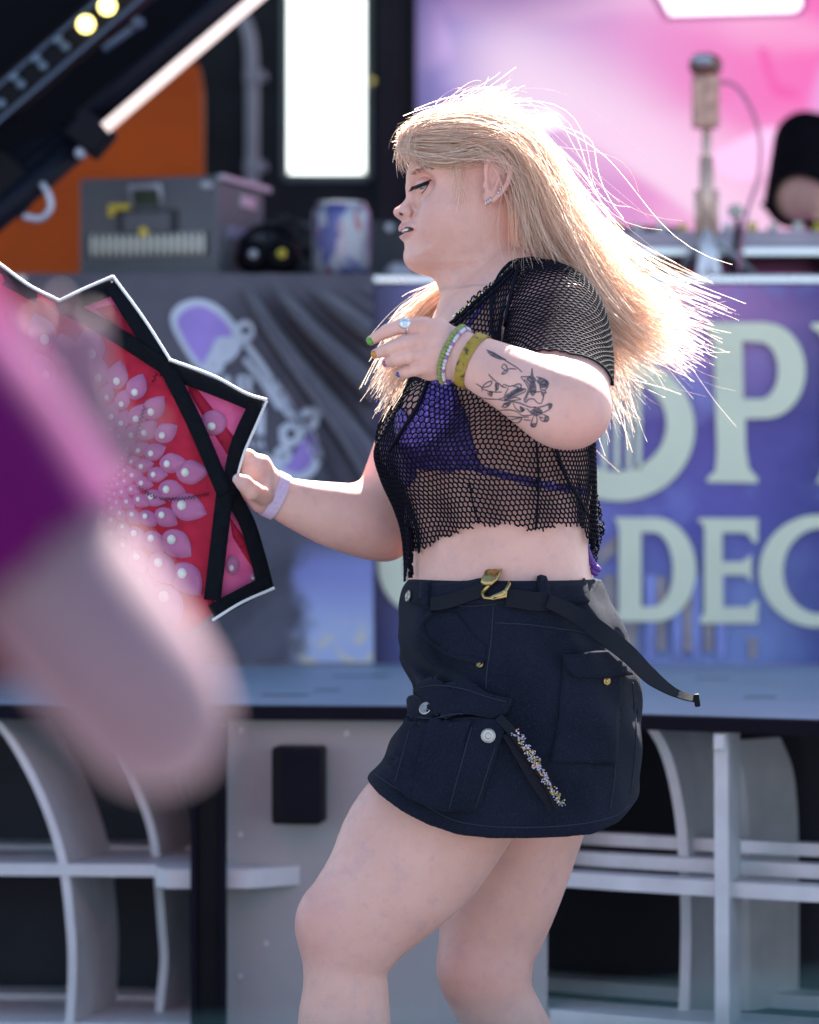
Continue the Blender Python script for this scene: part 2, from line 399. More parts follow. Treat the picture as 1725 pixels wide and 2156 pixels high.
c3 = mixc(nt, mth(nt, 'MULTIPLY', sstep(nt, n2, .62, .70), .5), c3, (.85, .55, 1.0))
dk = mth(nt, 'MULTIPLY', sstep(nt, zz, 2.42, 2.62), mth(nt, 'SUBTRACT', 1.0, sstep(nt, xa, .25, .8)))
c4 = mixc(nt, mth(nt, 'MULTIPLY', dk, .8), c3, (.16, .06, .30))
ed = mth(nt, 'SUBTRACT', 1.0, sstep(nt, xa, .0, .14)); c4 = mixc(nt, mth(nt, 'MULTIPLY', ed, .75), c4, (.05, .06, .22))
nt.links.new(c4, b.inputs['Emission Color']); b.inputs['Emission Strength'].default_value = 0.235*EMS
b.inputs['Base Color'].default_value = (.02, .02, .02, 1); b.inputs['Roughness'].default_value = .5
M_scr = m
MB().box((SCRX, YS, 2.05), (3.36, .06, 2.3)).build('display', M_scr, scr)
fr = MB(); fr.box((SCRX-1.70, YS+.02, 2.05), (.04, .14, 2.4)); fr.box((SCRX+1.70, YS+.02, 2.05), (.04, .14, 2.4)); fr.box((SCRX, YS+.02, 3.22), (3.36, .14, .05)); fr.box((SCRX, YS+.02, .88), (3.36, .14, .05))
fr.box((SCRX-1.2, YS+.1, .8), (.08, .1, .3)); fr.box((SCRX+1.2, YS+.1, .8), (.08, .1, .3)); fr.build('frame', M_black, scr)
M_glow = simple('white_screen_shape', (.9, .9, .9), .5, emit=(1.0, .93, 1.0), estr=.5)
M_dkpink = simple('plum_screen_line', (.08, .02, .06), .5, emit=(.30, .04, .18), estr=.25)
flat_px('picture_outline', [[(1340, -60), (1402, 42), (1680, 33), (1697, 20), (1697, -60)]], YS-.036, .004, M_dkpink, scr)
flat_px('picture_shape', [[(1362, -60), (1412, 31), (1672, 23), (1686, 14), (1686, -60)]], YS-.043, .004, M_glow, scr)
def glow_mat(n, c, s): return simple(n, (.03, .03, .03), .5, emit=c, estr=s*.6)
for pts, cc, ss in (([(1595, 100), (1612, 100), (1640, 175), (1680, 190), (1680, 205), (1632, 200), (1615, 165)], (.85, .10, .42), .42),
                    ([(1480, 330), (1640, 270), (1660, 330), (1560, 380)], (.95, .50, .80), .5),
                    ([(1100, 245), (1165, 235), (1185, 262), (1120, 275)], (1., .80, .98), .55), ([(1085, 285), (1135, 280), (1140, 310), (1095, 315)], (1., .72, .95), .5)):
    flat_px('picture_shape', [[tuple(q) for q in catmull(np.array(pts+pts[:1], float), 30)[:-1]]], YS-.036, .004, glow_mat('screen_tint', cc, ss), scr)
# ================================================================== TABLE, BANNERS, GEAR
YB = 3.0
ZT = zpx(578, YB)
M_alu = simple('brushed_aluminium', (.72, .74, .78), .28, .9, var=.06)
M_tabletop = simple('black_table_top', (.02, .02, .025), .5)
table = thing('dj_table', 'long booth table with bright metal front rail behind the banners', 'table', (.2, 3.5, ZD))
MB().box((.15, 3.45, ZT-.018), (2.75, .86, .032), bev=.003).build('table_top', M_tabletop, table)
MB().box((.22, YB+.012, ZT-.011), (2.42, .022, .02), bev=.004).build('front_rail', M_alu, table)
for sx in (-1.1, 0, 1.45):
    for sy in (3.1, 3.8): MB().box((sx, sy, (ZD+ZT-.03)/2), (.04, .04, ZT-.03-ZD), bev=.003).build('leg', M_black, table)
MB().box((W(215, 592, 3.0)[0], 3.0, W(0, 592, 3.0)[2]), (.12, .05, .012), bev=.003).build('rail_end', M_alu, table)
# drape (left): grey fabric with slanting folds
m, nt, b = new_mat('grey_lilac_drape')
tc = nt.nodes.new('ShaderNodeTexCoord'); sep = nt.nodes.new('ShaderNodeSeparateXYZ'); nt.links.new(tc.outputs['Object'], sep.inputs[0])
v = coords(nt); nz = noise(nt, v, 9, 4); nz2 = noise(nt, v, 30, 3)
pxx, pzz = sep.outputs['X'], sep.outputs['Z']
# printed sky patch at the lower right of the drape
xw = mth(nt, 'ADD', pxx, mth(nt, 'MULTIPLY', mth(nt, 'SUBTRACT', nz, .5), .16))
DX, DZ = W(640, 0, YB)[0], W(0, 1395, YB)[2]
skyp = mth(nt, 'MULTIPLY', sstep(nt, xw, DX-.035, DX+.02), mth(nt, 'SUBTRACT', 1.0, sstep(nt, mth(nt, 'ADD', pzz, mth(nt, 'MULTIPLY', pxx, -.0)), W(0, 1200, YB)[2], W(0, 1120, YB)[2])))
basec = ramp(nt, nz, [(.3, (.072, .067, .090)), (.7, (.108, .100, .126))])
skyc = mixc(nt, sstep(nt, pzz, DZ+.05, DZ+.22), (.46, .50, .70), (.26, .27, .55))
skyc = mixc(nt, mth(nt, 'MULTIPLY', sstep(nt, nz2, .50, .62), mth(nt, 'SUBTRACT', 1.0, sstep(nt, pzz, DZ+.03, DZ+.12))), skyc, (.72, .62, .45))
cc = mixc(nt, skyp, basec, skyc); nt.links.new(cc, b.inputs['Base Color']); b.inputs['Roughness'].default_value = .75
b.inputs['Sheen Weight'].default_value = .3
bump(nt, noise(nt, coords(nt), 600, 2), .3, .0006, b); M_drape = m
drape = thing('drape_banner', 'grey lilac cloth drape in slanting folds printed with a purple skateboard', 'banner', (-.5, YB, ZD))
NX, NZ = 190, 130
u = np.linspace(0, 1, NX); t = np.linspace(0, 1, NZ)
XL0, XR0 = W(60, 0, YB)[0], W(787, 0, YB)[0]; ZB, ZTp = W(0, 1393, YB)[2], ZT-.002
Xg = XL0+(XR0-XL0)*u[:, None]+0*t[None]; Zg = ZTp+(ZB-ZTp)*t[None]+0*u[:, None]
pp_ = to_px(np.stack([Xg, np.full_like(Xg, YB), Zg], -1))
# folds radiate from the upper left and run down to the right
fx, fy = 330.0, 330.0
ang = np.arctan2(pp_[..., 1]-fy, pp_[..., 0]-fx); rad = np.hypot(pp_[..., 1]-fy, pp_[..., 0]-fx)
ph_ = np.cos((ang+.010*np.sin(rad/90))*45-.97*45)          # +1 in the valleys
fold = -np.clip(ph_*1.6, -1, 1)
def ss_(v, a_, b_): t_ = np.clip((v-a_)/(b_-a_), 0, 1); return t_*t_*(3-2*t_)
amp = .15*(1-ss_(ang, 1.02, 1.10))*ss_(ang, .40, .62)*ss_(pp_[..., 1], 600, 690)*(1-.55*ss_(pp_[..., 1], 900, 1150))
small = np.sin(pp_[..., 0]/17+np.sin(pp_[..., 1]/90)*1.5)*.006*np.clip((560-pp_[..., 0])/250, .15, 1)*np.clip((760-pp_[..., 1])/150, .1, 1)
low = np.sin((pp_[..., 0]*.8+pp_[..., 1])/34+np.sin(pp_[..., 0]/70))*.020*np.clip((pp_[..., 1]-1000)/200, 0, 1)*np.clip((700-pp_[..., 0])/120, .1, 1)
Yg = YB-.06+.5*amp*(1-fold)*fold+small+low
dV = np.stack([Xg, Yg, Zg], -1).reshape(-1, 3); idx = np.arange(NX*NZ).reshape(NX, NZ)
dF = np.stack([idx[:-1, :-1], idx[:-1, 1:], idx[1:, 1:], idx[1:, :-1]], -1).reshape(-1, 4)
me = np_mesh('cloth', dV, dF); drp = link('cloth', me, M_drape, drape)
dbvh = BVHTree.FromPolygons([tuple(q) for q in dV], [tuple(q) for q in dF])
CAMV = Vector((0, -CAM_D, CAM_H))
def px_dir(px, py): return (Vector(W(px, py, 0))-CAMV).normalized()
def cast(bvh, px, py):
    loc, nor, i, dist = bvh.ray_cast(CAMV, px_dir(px, py))
    return (np.array(loc), np.array(nor)) if loc is not None else (None, None)
def decal_px(name, loops, bvh, off, mat, parent, step=9.0, label=None):
    """flat print lying on a surface: outlines in picture units, dropped on the surface along the view, lifted by off"""
    pts = []; edges = []
    for lp in loops:
        n0 = len(pts); pts += [Vector(p) for p in lp]; edges += [(n0+i, n0+(i+1) % len(lp)) for i in range(len(lp))]
    P = np.array([p[:] for p in pts]); lo, hi = P.min(0), P.max(0)
    def inside(x, y):
        c = False
        for a, b_ in edges:
            (x1, y1), (x2, y2) = P[a], P[b_]
            if (y1 > y) != (y2 > y) and x < (x2-x1)*(y-y1)/(y2-y1)+x1: c = not c
        return c
    gx = np.arange(lo[0]+step/2, hi[0], step); gy = np.arange(lo[1]+step/2, hi[1], step)
    for x in gx:
        for y in gy:
            if inside(x, y) and np.min(np.hypot(P[:, 0]-x, P[:, 1]-y)) > step*.45: pts.append(Vector((x, y)))
    r = delaunay_2d_cdt(pts, edges, [], 0, 1e-6); V2, F2 = r[0], r[2]
    F2 = [f for f in F2 if inside(sum(V2[i][0] for i in f)/3, sum(V2[i][1] for i in f)/3)]
    V = []; last = None
    for q in V2:
        l, nn = cast(bvh, q[0], q[1])
        if l is None: l = last if last is not None else W(q[0], q[1], YB)
        else:
            toc = np.array(CAMV)-l; toc /= np.linalg.norm(toc)
            if nn.dot(toc) < 0: nn = -nn
            l = l+nn*off
        last = l; V.append(l)
    me = np_mesh(name, np.array(V), [tuple(f) for f in F2]); return link(name, me, mat, parent, label)
M_pwhite = simple('pale_blue_print', (.62, .66, .74), .7, var=.04); M_ppurple = simple('violet_print', (.36, .24, .62), .7, var=.2, nscale=7)
dz = lambda L: [(276+.32*a, 586.5+.32*b_) for a, b_ in L]       # from the enlarged study of the skateboard: src 400,850 + .4638
dz = lambda L: [((400+.4638*a)/1.4493, (850+.4638*b_)/1.4493) for a, b_ in L]
def cm(L, n=60): return [tuple(q) for q in catmull(np.array(L+L[:1], float), n)[:-1]]
board_out = cm(dz([(275, 330), (262, 250), (310, 175), (420, 135), (540, 160), (650, 250), (720, 360), (740, 430), (600, 560), (520, 625), (450, 600), (350, 470)]))
board_in = cm(dz([(310, 320), (305, 265), (345, 215), (430, 180), (530, 210), (620, 285), (665, 370), (600, 400), (540, 440), (500, 520), (480, 570), (390, 470)]))
decal_px('skateboard_nose', [board_out], dbvh, .003, M_pwhite, drape); decal_px('skateboard_grip', [board_in], dbvh, .006, M_ppurple, drape)
tail_out = cm(dz([(1170, 930), (1215, 1010), (1250, 1110), (1250, 1210), (1200, 1290), (1110, 1330), (990, 1290), (870, 1190), (880, 1150), (960, 1200), (1050, 1180)]))
tail_in = cm(dz([(1170, 1000), (1200, 1080), (1205, 1170), (1170, 1240), (1100, 1280), (1010, 1250), (960, 1200), (1040, 1190), (1100, 1100), (1150, 1060)]))
decal_px('skateboard_tail', [tail_out], dbvh, .003, M_pwhite, drape); decal_px('skateboard_grip', [tail_in], dbvh, .006, M_ppurple, drape)
def ring(cx, cy, r, ri): return [dz(ell(cx, cy, r, r*1.08, 28)), dz(ell(cx, cy, ri, ri*1.1, 20))]
for (cx, cy, r, ri) in ((750, 345, 66, 26), (548, 572, 66, 24), (1172, 925, 68, 22), (1000, 1165, 58, 18)):
    decal_px('wheel', ring(cx, cy, r, ri), dbvh, .009, M_pwhite, drape, 12)
for L in ([(560, 395), (640, 385), (720, 420), (700, 500), (610, 560), (540, 500)], [(975, 985), (1040, 945), (1140, 960), (1150, 1010), (1060, 1110), (990, 1090)]):
    decal_px('truck', [cm(dz(L)), cm(dz([(np.mean([a for a, _ in L])+.42*(a-np.mean([c for c, _ in L])), np.mean([b_ for _, b_ in L])+.42*(b_-np.mean([c for _, c in L]))) for a, b_ in L]))], dbvh, .0075, M_pwhite, drape)
for L in ([(735, 430), (775, 420), (1140, 930), (1100, 960)], [(735, 540), (760, 515), (1075, 905), (1050, 925)], [(770, 560), (790, 545), (985, 855), (965, 865)]):
    decal_px('board_edge', [dz(L)], dbvh, .0045, M_pwhite, drape)
# lettering under the board
decal_px('letter', [dz([(585, 745), (612, 640), (650, 640), (672, 745), (648, 745), (640, 712), (618, 712), (610, 745)]), dz([(624, 690), (640, 690), (633, 660)])], dbvh, .004, M_pwhite, drape)
decal_px('letter', [dz([(700, 760), (700, 640), (770, 640), (800, 660), (800, 695), (780, 712), (805, 760), (775, 760), (752, 718), (730, 718), (730, 760)]), dz([(730, 665), (730, 695), (765, 695), (772, 680), (765, 665)])], dbvh, .004, M_pwhite, drape)
decal_px('letter', [dz([(820, 1030), (820, 870), (880, 850), (880, 1030)])], dbvh, .004, M_pwhite, drape)
for xx in (765, 815, 850): decal_px('letter', [dz([(xx, 1130), (xx+5, 1070), (xx+22, 1060), (xx+30, 1130), (xx+20, 1130), (xx+14, 1085)])], dbvh, .004, M_pwhite, drape)

# printed vinyl banner (right)
m, nt, b = new_mat('violet_navy_print')
tc = nt.nodes.new('ShaderNodeTexCoord'); sep = nt.nodes.new('ShaderNodeSeparateXYZ'); nt.links.new(tc.outputs['Object'], sep.inputs[0])
zz = sep.outputs['Z']; xx = sep.outputs['X']
nz = noise(nt, coords(nt), 4.5, 5, .6)
zq = mth(nt, 'ADD', zz, mth(nt, 'MULTIPLY', mth(nt, 'SUBTRACT', nz, .5), .22))
g1 = ramp(nt, sstep(nt, zq, W(0, 1400, YB)[2], W(0, 600, YB)[2]), [(0, (.20, .26, .52)), (.28, (.115, .10, .40)), (.5, (.12, .09, .38)), (.72, (.10, .05, .30)), (.9, (.34, .20, .48)), (1, (.42, .18, .42))])
xr = sstep(nt, mth(nt, 'ADD', xx, mth(nt, 'MULTIPLY', mth(nt, 'SUBTRACT', nz, .5), .3)), .72, 1.0)
g2 = mixc(nt, mth(nt, 'MULTIPLY', xr, .85), g1, (.018, .02, .19))
g3 = mixc(nt, mth(nt, 'MULTIPLY', mth(nt, 'SUBTRACT', 1.0, sstep(nt, xx, .30, .62)), .75), g2, (.24, .26, .60))
cl = mth(nt, 'MULTIPLY', sstep(nt, nz, .56, .72), .5); g4 = mixc(nt, cl, g3, (.22, .28, .62))
edg = mth(nt, 'SUBTRACT', 1.0, sstep(nt, xx, -.08, .13)); g5 = mixc(nt, mth(nt, 'MULTIPLY', edg, .9), g4, (.02, .022, .09))
nt.links.new(g5, b.inputs['Base Color']); b.inputs['Roughness'].default_value = .38
M_vinyl = m
ban = thing('printed_banner', 'violet and navy printed banner with large pale serif letters and temple columns', 'banner', (.5, YB-.02, ZD))
NX, NZ = 90, 50
u = np.linspace(W(788, 0, YB)[0], W(1900, 0, YB)[0], NX); t = np.linspace(W(0, 1398, YB)[2], W(0, 600, YB)[2], NZ)
Xg, Zg = np.meshgrid(u, t, indexing='ij'); Yg = YB-.012+.004*np.sin(Xg*9+Zg*4)+.003*np.sin(Zg*13-Xg*5)
dV = np.stack([Xg, Yg, Zg], -1).reshape(-1, 3); idx = np.arange(NX*NZ).reshape(NX, NZ)
dF = np.stack([idx[:-1, :-1], idx[1:, :-1], idx[1:, 1:], idx[:-1, 1:]], -1).reshape(-1, 4)
link('vinyl_sheet', np_mesh('vinyl_sheet', dV, dF), M_vinyl, ban)
M_let = simple('pale_green_print', (.78, .77, .55), .55, var=.05, nscale=6)
sp = lambda L: [(a/1.4493, b_/1.4493) for a, b_ in L]          # photograph pixels -> picture units
za = lambda L: sp([(1750+.5796*a, 850+.5796*b_) for a, b_ in L])
YLt = YB-.026
def arc(cx, cy, rx, ry, a0, a1, n=24): return [(cx+rx*math.cos(math.radians(a0+(a1-a0)*i/n)), cy+ry*math.sin(math.radians(a0+(a1-a0)*i/n))) for i in range(n+1)]
def letter(loops, name='letter'): return flat_px(name, loops, YLt, .003, M_let, ban)
letter([za([(690, 232), (1010, 230)]+arc(1010, 485, 212, 252, -88, 88)+[(905, 738), (908, 900), (925, 1000), (972, 1052), (970, 1076), (705, 1072), (703, 1052), (748, 1010), (755, 900), (742, 400), (735, 320), (700, 262)]),
        za([(890, 330), (985, 336)]+arc(985, 485, 92, 148, -85, 85)+[(896, 634)])])
letter([za([(215, 1258), (430, 1258)]+arc(430, 1532, 216, 274, -90, 90)+[(222, 1806), (222, 1785), (238, 1750), (240, 1330), (232, 1290)]), za([(358, 1336), (420, 1336)]+arc(420, 1532, 104, 196, -90, 90)+[(358, 1728)])])
letter([za([(658, 1262), (972, 1262), (970, 1390), (940, 1385), (925, 1350), (895, 1338), (785, 1338), (785, 1492), (890, 1490), (938, 1452), (938, 1600), (905, 1562), (785, 1560), (790, 1730), (925, 1730), (945, 1700), (972, 1695), (970, 1815), (665, 1815), (668, 1790), (690, 1760), (690, 1320), (680, 1290), (658, 1280)])])
co = arc(1270, 1540, 295, 300, 128, 320-88, 40)
letter([za(arc(1290, 1540, 312, 296, 62, 298, 50)+arc(1300, 1540, 196, 225, 292, 68, 50))])
letter([za(ell(238, 790, 402, 382, 64)), za(ell(228, 765, 262, 250, 56))])           # large round letter with strings
for a in (150, 215, 280, 330): letter([za([(a, 560), (a+28, 560), (a+28, 1002), (a, 1002)])], 'harp_string')
letter([za([(1252, 235), (1500, 235), (1500, 300), (1420, 320), (1420, 1000), (1480, 1075), (1280, 1075), (1300, 1040), (1318, 980), (1318, 330), (1295, 280), (1255, 262)])])
letter([sp(ell(1325, 1722, 172, 168, 56)), sp(ell(1335, 1722, 100, 122, 48))])
letter([sp(ell(880, 1722, 172, 168, 56)), sp(ell(880, 1722, 100, 122, 48))]) if False else None
# printed temple columns
M_col = simple('tan_print', (.34, .27, .26), .6, var=.3, nscale=25); M_colb = simple('blue_shaft_print', (.26, .28, .58), .6, var=.2)
def pr(L, mt, name='temple_print'): return flat_px(name, [za(L)], YB-.0215, .002, mt, ban)
pr([(130, 1430), (225, 1350), (225, 1440), (130, 1520)], M_col); pr([(150, 1560), (220, 1560), (220, 1800), (205, 1990), (165, 1990)], M_col); pr([(270, 1810), (335, 1810), (335, 1985), (275, 1985)], M_col)
for a in (380, 520, 620, 750): pr([(a, 1560), (a+55, 1560), (a+50, 2000), (a+5, 2000)], M_colb, 'column_print')
for a in (440, 580, 690): pr([(a, 1570), (a+45, 1570), (a+45, 1960), (a, 1960)], M_col, 'column_print')
pr([(905, 1895), (978, 1895), (960, 1930), (965, 2000), (920, 2000), (928, 1930)], M_col, 'pillar_print')

# ---- gear case on the table ----------------------------------------------
M_case = simple('charcoal_case', (.115, .12, .135), .55, var=.12, bumpd=.0008, bscale=400)
M_bulb = simple('cream_plastic', (.62, .62, .54), .4, var=.08); M_yel = simple('yellow_label', (.75, .58, .05), .5)
M_blab = simple('dark_recess', (.02, .022, .03), .5); M_grey = simple('light_grey_metal', (.42, .43, .48), .35, .4)
yc = 3.16; cz = W(312, 475, yc)[2]; rot = math.radians(16)
case = thing('equipment_case', 'charcoal equipment case with silver handle and a row of cream slats', 'case', tuple(W(312, 582, yc)))
def cpt(u, v, dpt=0.0):     # u across the front (m from centre), v height from the table, depth
    o = np.array(W(312, 582, yc)); o[2] = ZT+.003
    ca, sa = math.cos(rot), math.sin(rot)
    return o+np.array([u*ca+dpt*sa, -u*sa+dpt*ca, v])
CWd, CHt, CDp = .345, .236, .34
def cbox(u, v, dp, su, sv, sd_, name, mat, parent=case, bev=.002, label=None):
    return MB().box(cpt(u, v, dp), (su, sd_, sv), (0, 0, -rot), bev=bev).build(name, mat, parent, label=label)
body = cbox(0, CHt/2, CDp/2, CWd, CHt, CDp, 'case_body', M_case, bev=.006)
cbox(0, .077, -.002, .30, .052, .008, 'slat_recess', M_blab)
for i in range(17):
    u = -.136+i*.017
    MB().ellipsoid(cpt(u, .077, -.006), (.0068, .006, .029), 8).build('slat', M_bulb, case, smooth=True)
cbox(0, .128, -.003, .15, .062, .01, 'display_recess', M_blab); cbox(.0, .13, -.008, .115, .045, .006, 'display_plate', M_case)
h = MB(); h.tube(np.array([cpt(-.036, .165, -.004), cpt(-.036, .212, -.022), cpt(.036, .212, -.022), cpt(.036, .165, -.004)]), .0075, 8); h.build('handle', M_grey, case, smooth=True)
cbox(0, .186, -.002, .06, .034, .004, 'handle_plate', simple('dark_green_plate', (.03, .05, .02), .5))
cbox(-.07, .167, -.004, .055, .014, .006, 'label_plate', M_yel); cbox(-.09, .155, -.004, .016, .02, .006, 'label_plate', M_yel)
MB().ellipsoid(cpt(-.006, .108, -.008), (.014, .006, .012), 8).build('knob', M_yel, case, smooth=True)
MB().ellipsoid(cpt(.145, .213, -.004), (.016, .006, .010), 8).build('corner_stud', M_grey, case, smooth=True)
cbox(CWd/2+.01+.06, CHt-.006, CDp*.55, .0, .0, .0, 'corner_edge', M_grey) if False else None
cbox(CWd/2+.006, CHt-.004, CDp/2+.01, .014, .014, CDp+.02, 'corner_edge', M_grey)
cbox(CWd/2+.002, .19, CDp*.62, .006, .03, .10, 'side_label', M_grey); cbox(CWd/2+.002, .11, CDp*.4, .006, .03, .16, 'side_plate', simple('lilac_plate', (.2, .2, .3), .5))

# ---- stack of dark gear right of the case --------------------------------
tb = lambda px, py, y: np.array(W(px, py, y))
M_cable = simple('black_cable', (.014, .014, .018), .45)
hp = thing('headphones', 'black headphones with round ear cups lying beside the equipment case', 'headphones', (W(565, 582, 3.22)[0], 3.22, ZT))
hc = np.array([W(565, 0, 3.22)[0], 3.2, ZT+.075])
for s_ in (-1, 1):
    c0 = hc+np.array([s_*.034, -.01*s_, -.02]); q = MB(); q.lathe([(.012, -.02), (.036, -.018), (.042, 0), (.036, .018), (.012, .02)], (0, 0, 0), 24, 'Y'); q.V = [v+c0 for v in q.V]; cup = q.build('ear_cup', M_black, hp, smooth=True)
    MB().ellipsoid(c0+np.array([0, -.022, .006]), (.011, .004, .011), 8).build('logo_stud', M_yel if s_ > 0 else M_grey, cup, smooth=True)
a = np.linspace(0, math.pi, 24); MB().tube(np.stack([hc[0]+.062*np.cos(a), 3.22+.05*np.sin(a), hc[2]-.0+.055*np.sin(a)], 1), .010, 8).build('headband', M_black, hp, smooth=True)
cab = thing('cable_pile', 'tangled pile of black cables on the booth table', 'cables', (W(640, 0, 3.5)[0], 3.5, ZT))
for k in range(9):
    ts = np.linspace(0, 1, 34); ph = rng.uniform(0, 6.28, 4); r_ = rng.uniform(.04, .1)
    pa = np.stack([W(640, 0, 3.5)[0]+rng.uniform(-.05, .08)+r_*np.cos(ts*9+ph[0]), 3.5+.05*np.sin(ts*9+ph[1]), ZT+.012+np.abs(np.sin(ts*5+ph[2]))*rng.uniform(.02, .17)], 1)
    MB().tube(pa, .006, 6).build('cable', M_cable, cab, smooth=True)
rk = thing('effects_unit', 'dark boxy sound unit with small lit knobs behind the cables', 'sound unit', (W(720, 0, 3.75)[0], 3.75, ZT))
c0 = W(690, 0, 3.72); MB().box((c0[0]+.06, 3.75, ZT+.09), (.46, .2, .178), bev=.006).build('unit_body', M_blab, rk)
for i in range(7):
    p = np.array([c0[0]-.12+i*.055, 3.645, ZT+.06+.05*(i % 3)]); q = MB().cyl(p, p+np.array([0, -.016, 0]), .011, .009, 14); q.build('knob', M_grey if i % 2 else M_case, rk, autosmooth=True)
mz = thing('computer_mouse', 'small pale rounded mouse lying beside the drinks can', 'mouse', (W(838, 0, 3.1)[0], 3.1, ZT))
MB().ellipsoid((W(840, 0, 3.1)[0], 3.12, ZT+.012), (.035, .05, .024), 12).build('shell', M_grey, mz, smooth=True)

# ---- drinks can -----------------------------------------------------------
can = thing('drink_can', 'silver drinks can with blue and red print on the booth table', 'can', (W(718, 0, 3.1)[0], 3.1, ZT))
m, nt, b = new_mat('printed_can')
v = coords(nt, (1, 1, .8)); k1 = noise(nt, v, 22, 2); k2 = noise(nt, coords(nt, (1, 1, .35)), 34, 2)
c1 = mixc(nt, sstep(nt, k1, .50, .56), (.36, .37, .42), (.085, .095, .26)); c2 = mixc(nt, sstep(nt, k2, .60, .66), c1, (.34, .05, .08))
nt.links.new(c2, b.inputs['Base Color']); b.inputs['Metallic'].default_value = .35; b.inputs['Roughness'].default_value = .3; M_can = m
cr, ch = .068, .168
cx = W(718, 0, 3.1)[0]; hgt = W(0, 425, 3.1)[2]-ZT
prof = [(cr*.72, 0), (cr*.86, .006), (cr, .022), (cr, hgt-.03), (cr*.98, hgt-.02), (cr*.84, hgt-.004)]
MB().lathe(prof, (cx, 3.13, ZT), 40).build('can_body', M_can, can, autosmooth=True)
ld = MB().lathe([(cr*.84, hgt-.006), (cr*.86, hgt), (cr*.80, hgt+.001), (cr*.78, hgt-.006)], (cx, 3.13, ZT), 40).build('can_lid', M_alu, can, autosmooth=True)
MB().ellipsoid((cx-.01, 3.12, ZT+hgt+.002), (.014, .02, .003), 8).build('ring_pull', M_alu, ld, smooth=True)

# ---- player decks, riser, small tripod with recorder ---------------------
riser = thing('deck_riser', 'low metal edged riser carrying the music player', 'riser', (.9, 3.62, ZT))
zr = zpx(527, 3.3)
MB().box((.92, 3.62, zr-.008), (1.14, .62, .018), bev=.002).build('riser_top', M_black, riser)
MB().box((.92, 3.30, zr-.004), (1.14, .022, .022), bev=.004).build('riser_edge', M_alu, riser)
for sx in (.40, 1.44):
    for sy in (3.36, 3.88): MB().box((sx, sy, (ZT+zr-.016)/2), (.03, .03, zr-.016-ZT), bev=.003).build('leg', M_black, riser)
player = thing('music_player', 'two deck music player with platters and knobs on the riser', 'music player', (.86, 3.6, zr))
M_player = simple('silver_lilac_player', (.40, .34, .40), .4, .3)
MB().box((.86, 3.6, zr+.03), (.86, .40, .05), bev=.008).build('player_body', M_player, player)
for sx in (.58, 1.14):
    pl = MB().lathe([(.095, 0), (.10, .006), (.098, .018), (.02, .02)], (sx, 3.6, zr+.056), 36).build('platter', M_black, player, autosmooth=True)
for i in range(14):
    p = (.50+i*.055, 3.44+.05*(i % 2), zr+.055); MB().lathe([(.012, 0), (.011, .02), (.009, .024)], p, 12).build('knob', M_bulb if i % 3 else M_yel, player, autosmooth=True)
tri = thing('recorder_tripod', 'small video recorder on a chrome table tripod beside the music player', 'tripod', (W(1488, 0, 3.15)[0], 3.15, ZT))
yt = 3.15; tp = lambda px, py, y=yt: np.array(W(px, py, y))
M_chrome = simple('warm_chrome', (.75, .52, .40), .35, .3); M_rec = simple('bronze_recorder', (.55, .30, .22), .4, .2, var=.4, nscale=40); M_rech = simple('dark_recorder_head', (.20, .08, .06), .35)
MB().cyl(tp(1488, 272), tp(1488, 380), .011, n=14).build('upper_tube', M_chrome, tri, smooth=True)
MB().cyl(tp(1488, 330), tp(1488, 500), .0165, n=16).build('lower_tube', M_chrome, tri, smooth=True)
for dx in (-19, 19): MB().cyl(tp(1488+dx, 400), tp(1488+dx, 495), .0075, n=10).build('folded_arm', M_chrome, tri, smooth=True)
M_wleg = simple('white_leg_paint', (.8, .8, .82), .3)
for a, y2, mt in ((1420, 3.30, M_grey), (1600, 3.28, M_grey), (1478, 3.02, M_wleg), (1508, 3.03, M_wleg)):
    q = np.array([W(a, 0, y2)[0], y2, ZT+.004]); MB().cyl(tp(1488, 486), q, .010 if mt is M_grey else .013, n=10).build('leg', mt, tri, smooth=True)
rec = MB().box(tp(1486, 214), (.062, .045, .125), bev=.008).build('recorder_body', M_rec, tri)
MB().ellipsoid(tp(1486, 138), (.040, .036, .030), 12).build('recorder_head', M_rech, tri, smooth=True)
MB().ellipsoid(tp(1478, 126, 3.12), (.026, .02, .016), 10).build('lens', M_grey, tri, smooth=True)
wire = catmull(np.array([tp(1512, 172), tp(1545, 178), tp(1580, 225), tp(1600, 290), tp(1598, 370), tp(1575, 440), tp(1560, 520, 3.2), tp(1556, 575, 3.2)]), 40)
MB().tube(wire, .0045, 6).build('wire', simple('rose_wire', (.5, .2, .3), .5), tri, smooth=True)
jk = thing('plug_stand', 'little dark clamp with a pale ball top beside the tripod', 'clamp', (W(1553, 0, 3.25)[0], 3.25, ZT))
bq = lambda px, py: np.array(W(px, py, 3.25))
MB().tube(np.array([[bq(1553, 0)[0], 3.25, ZT], bq(1553, 520), bq(1553, 462)]), [.022, .012, .008], 10).build('stem', M_blab, jk, smooth=True)
MB().ellipsoid(bq(1550, 445), (.020, .02, .017), 10).build('ball', M_bulb, jk, smooth=True)

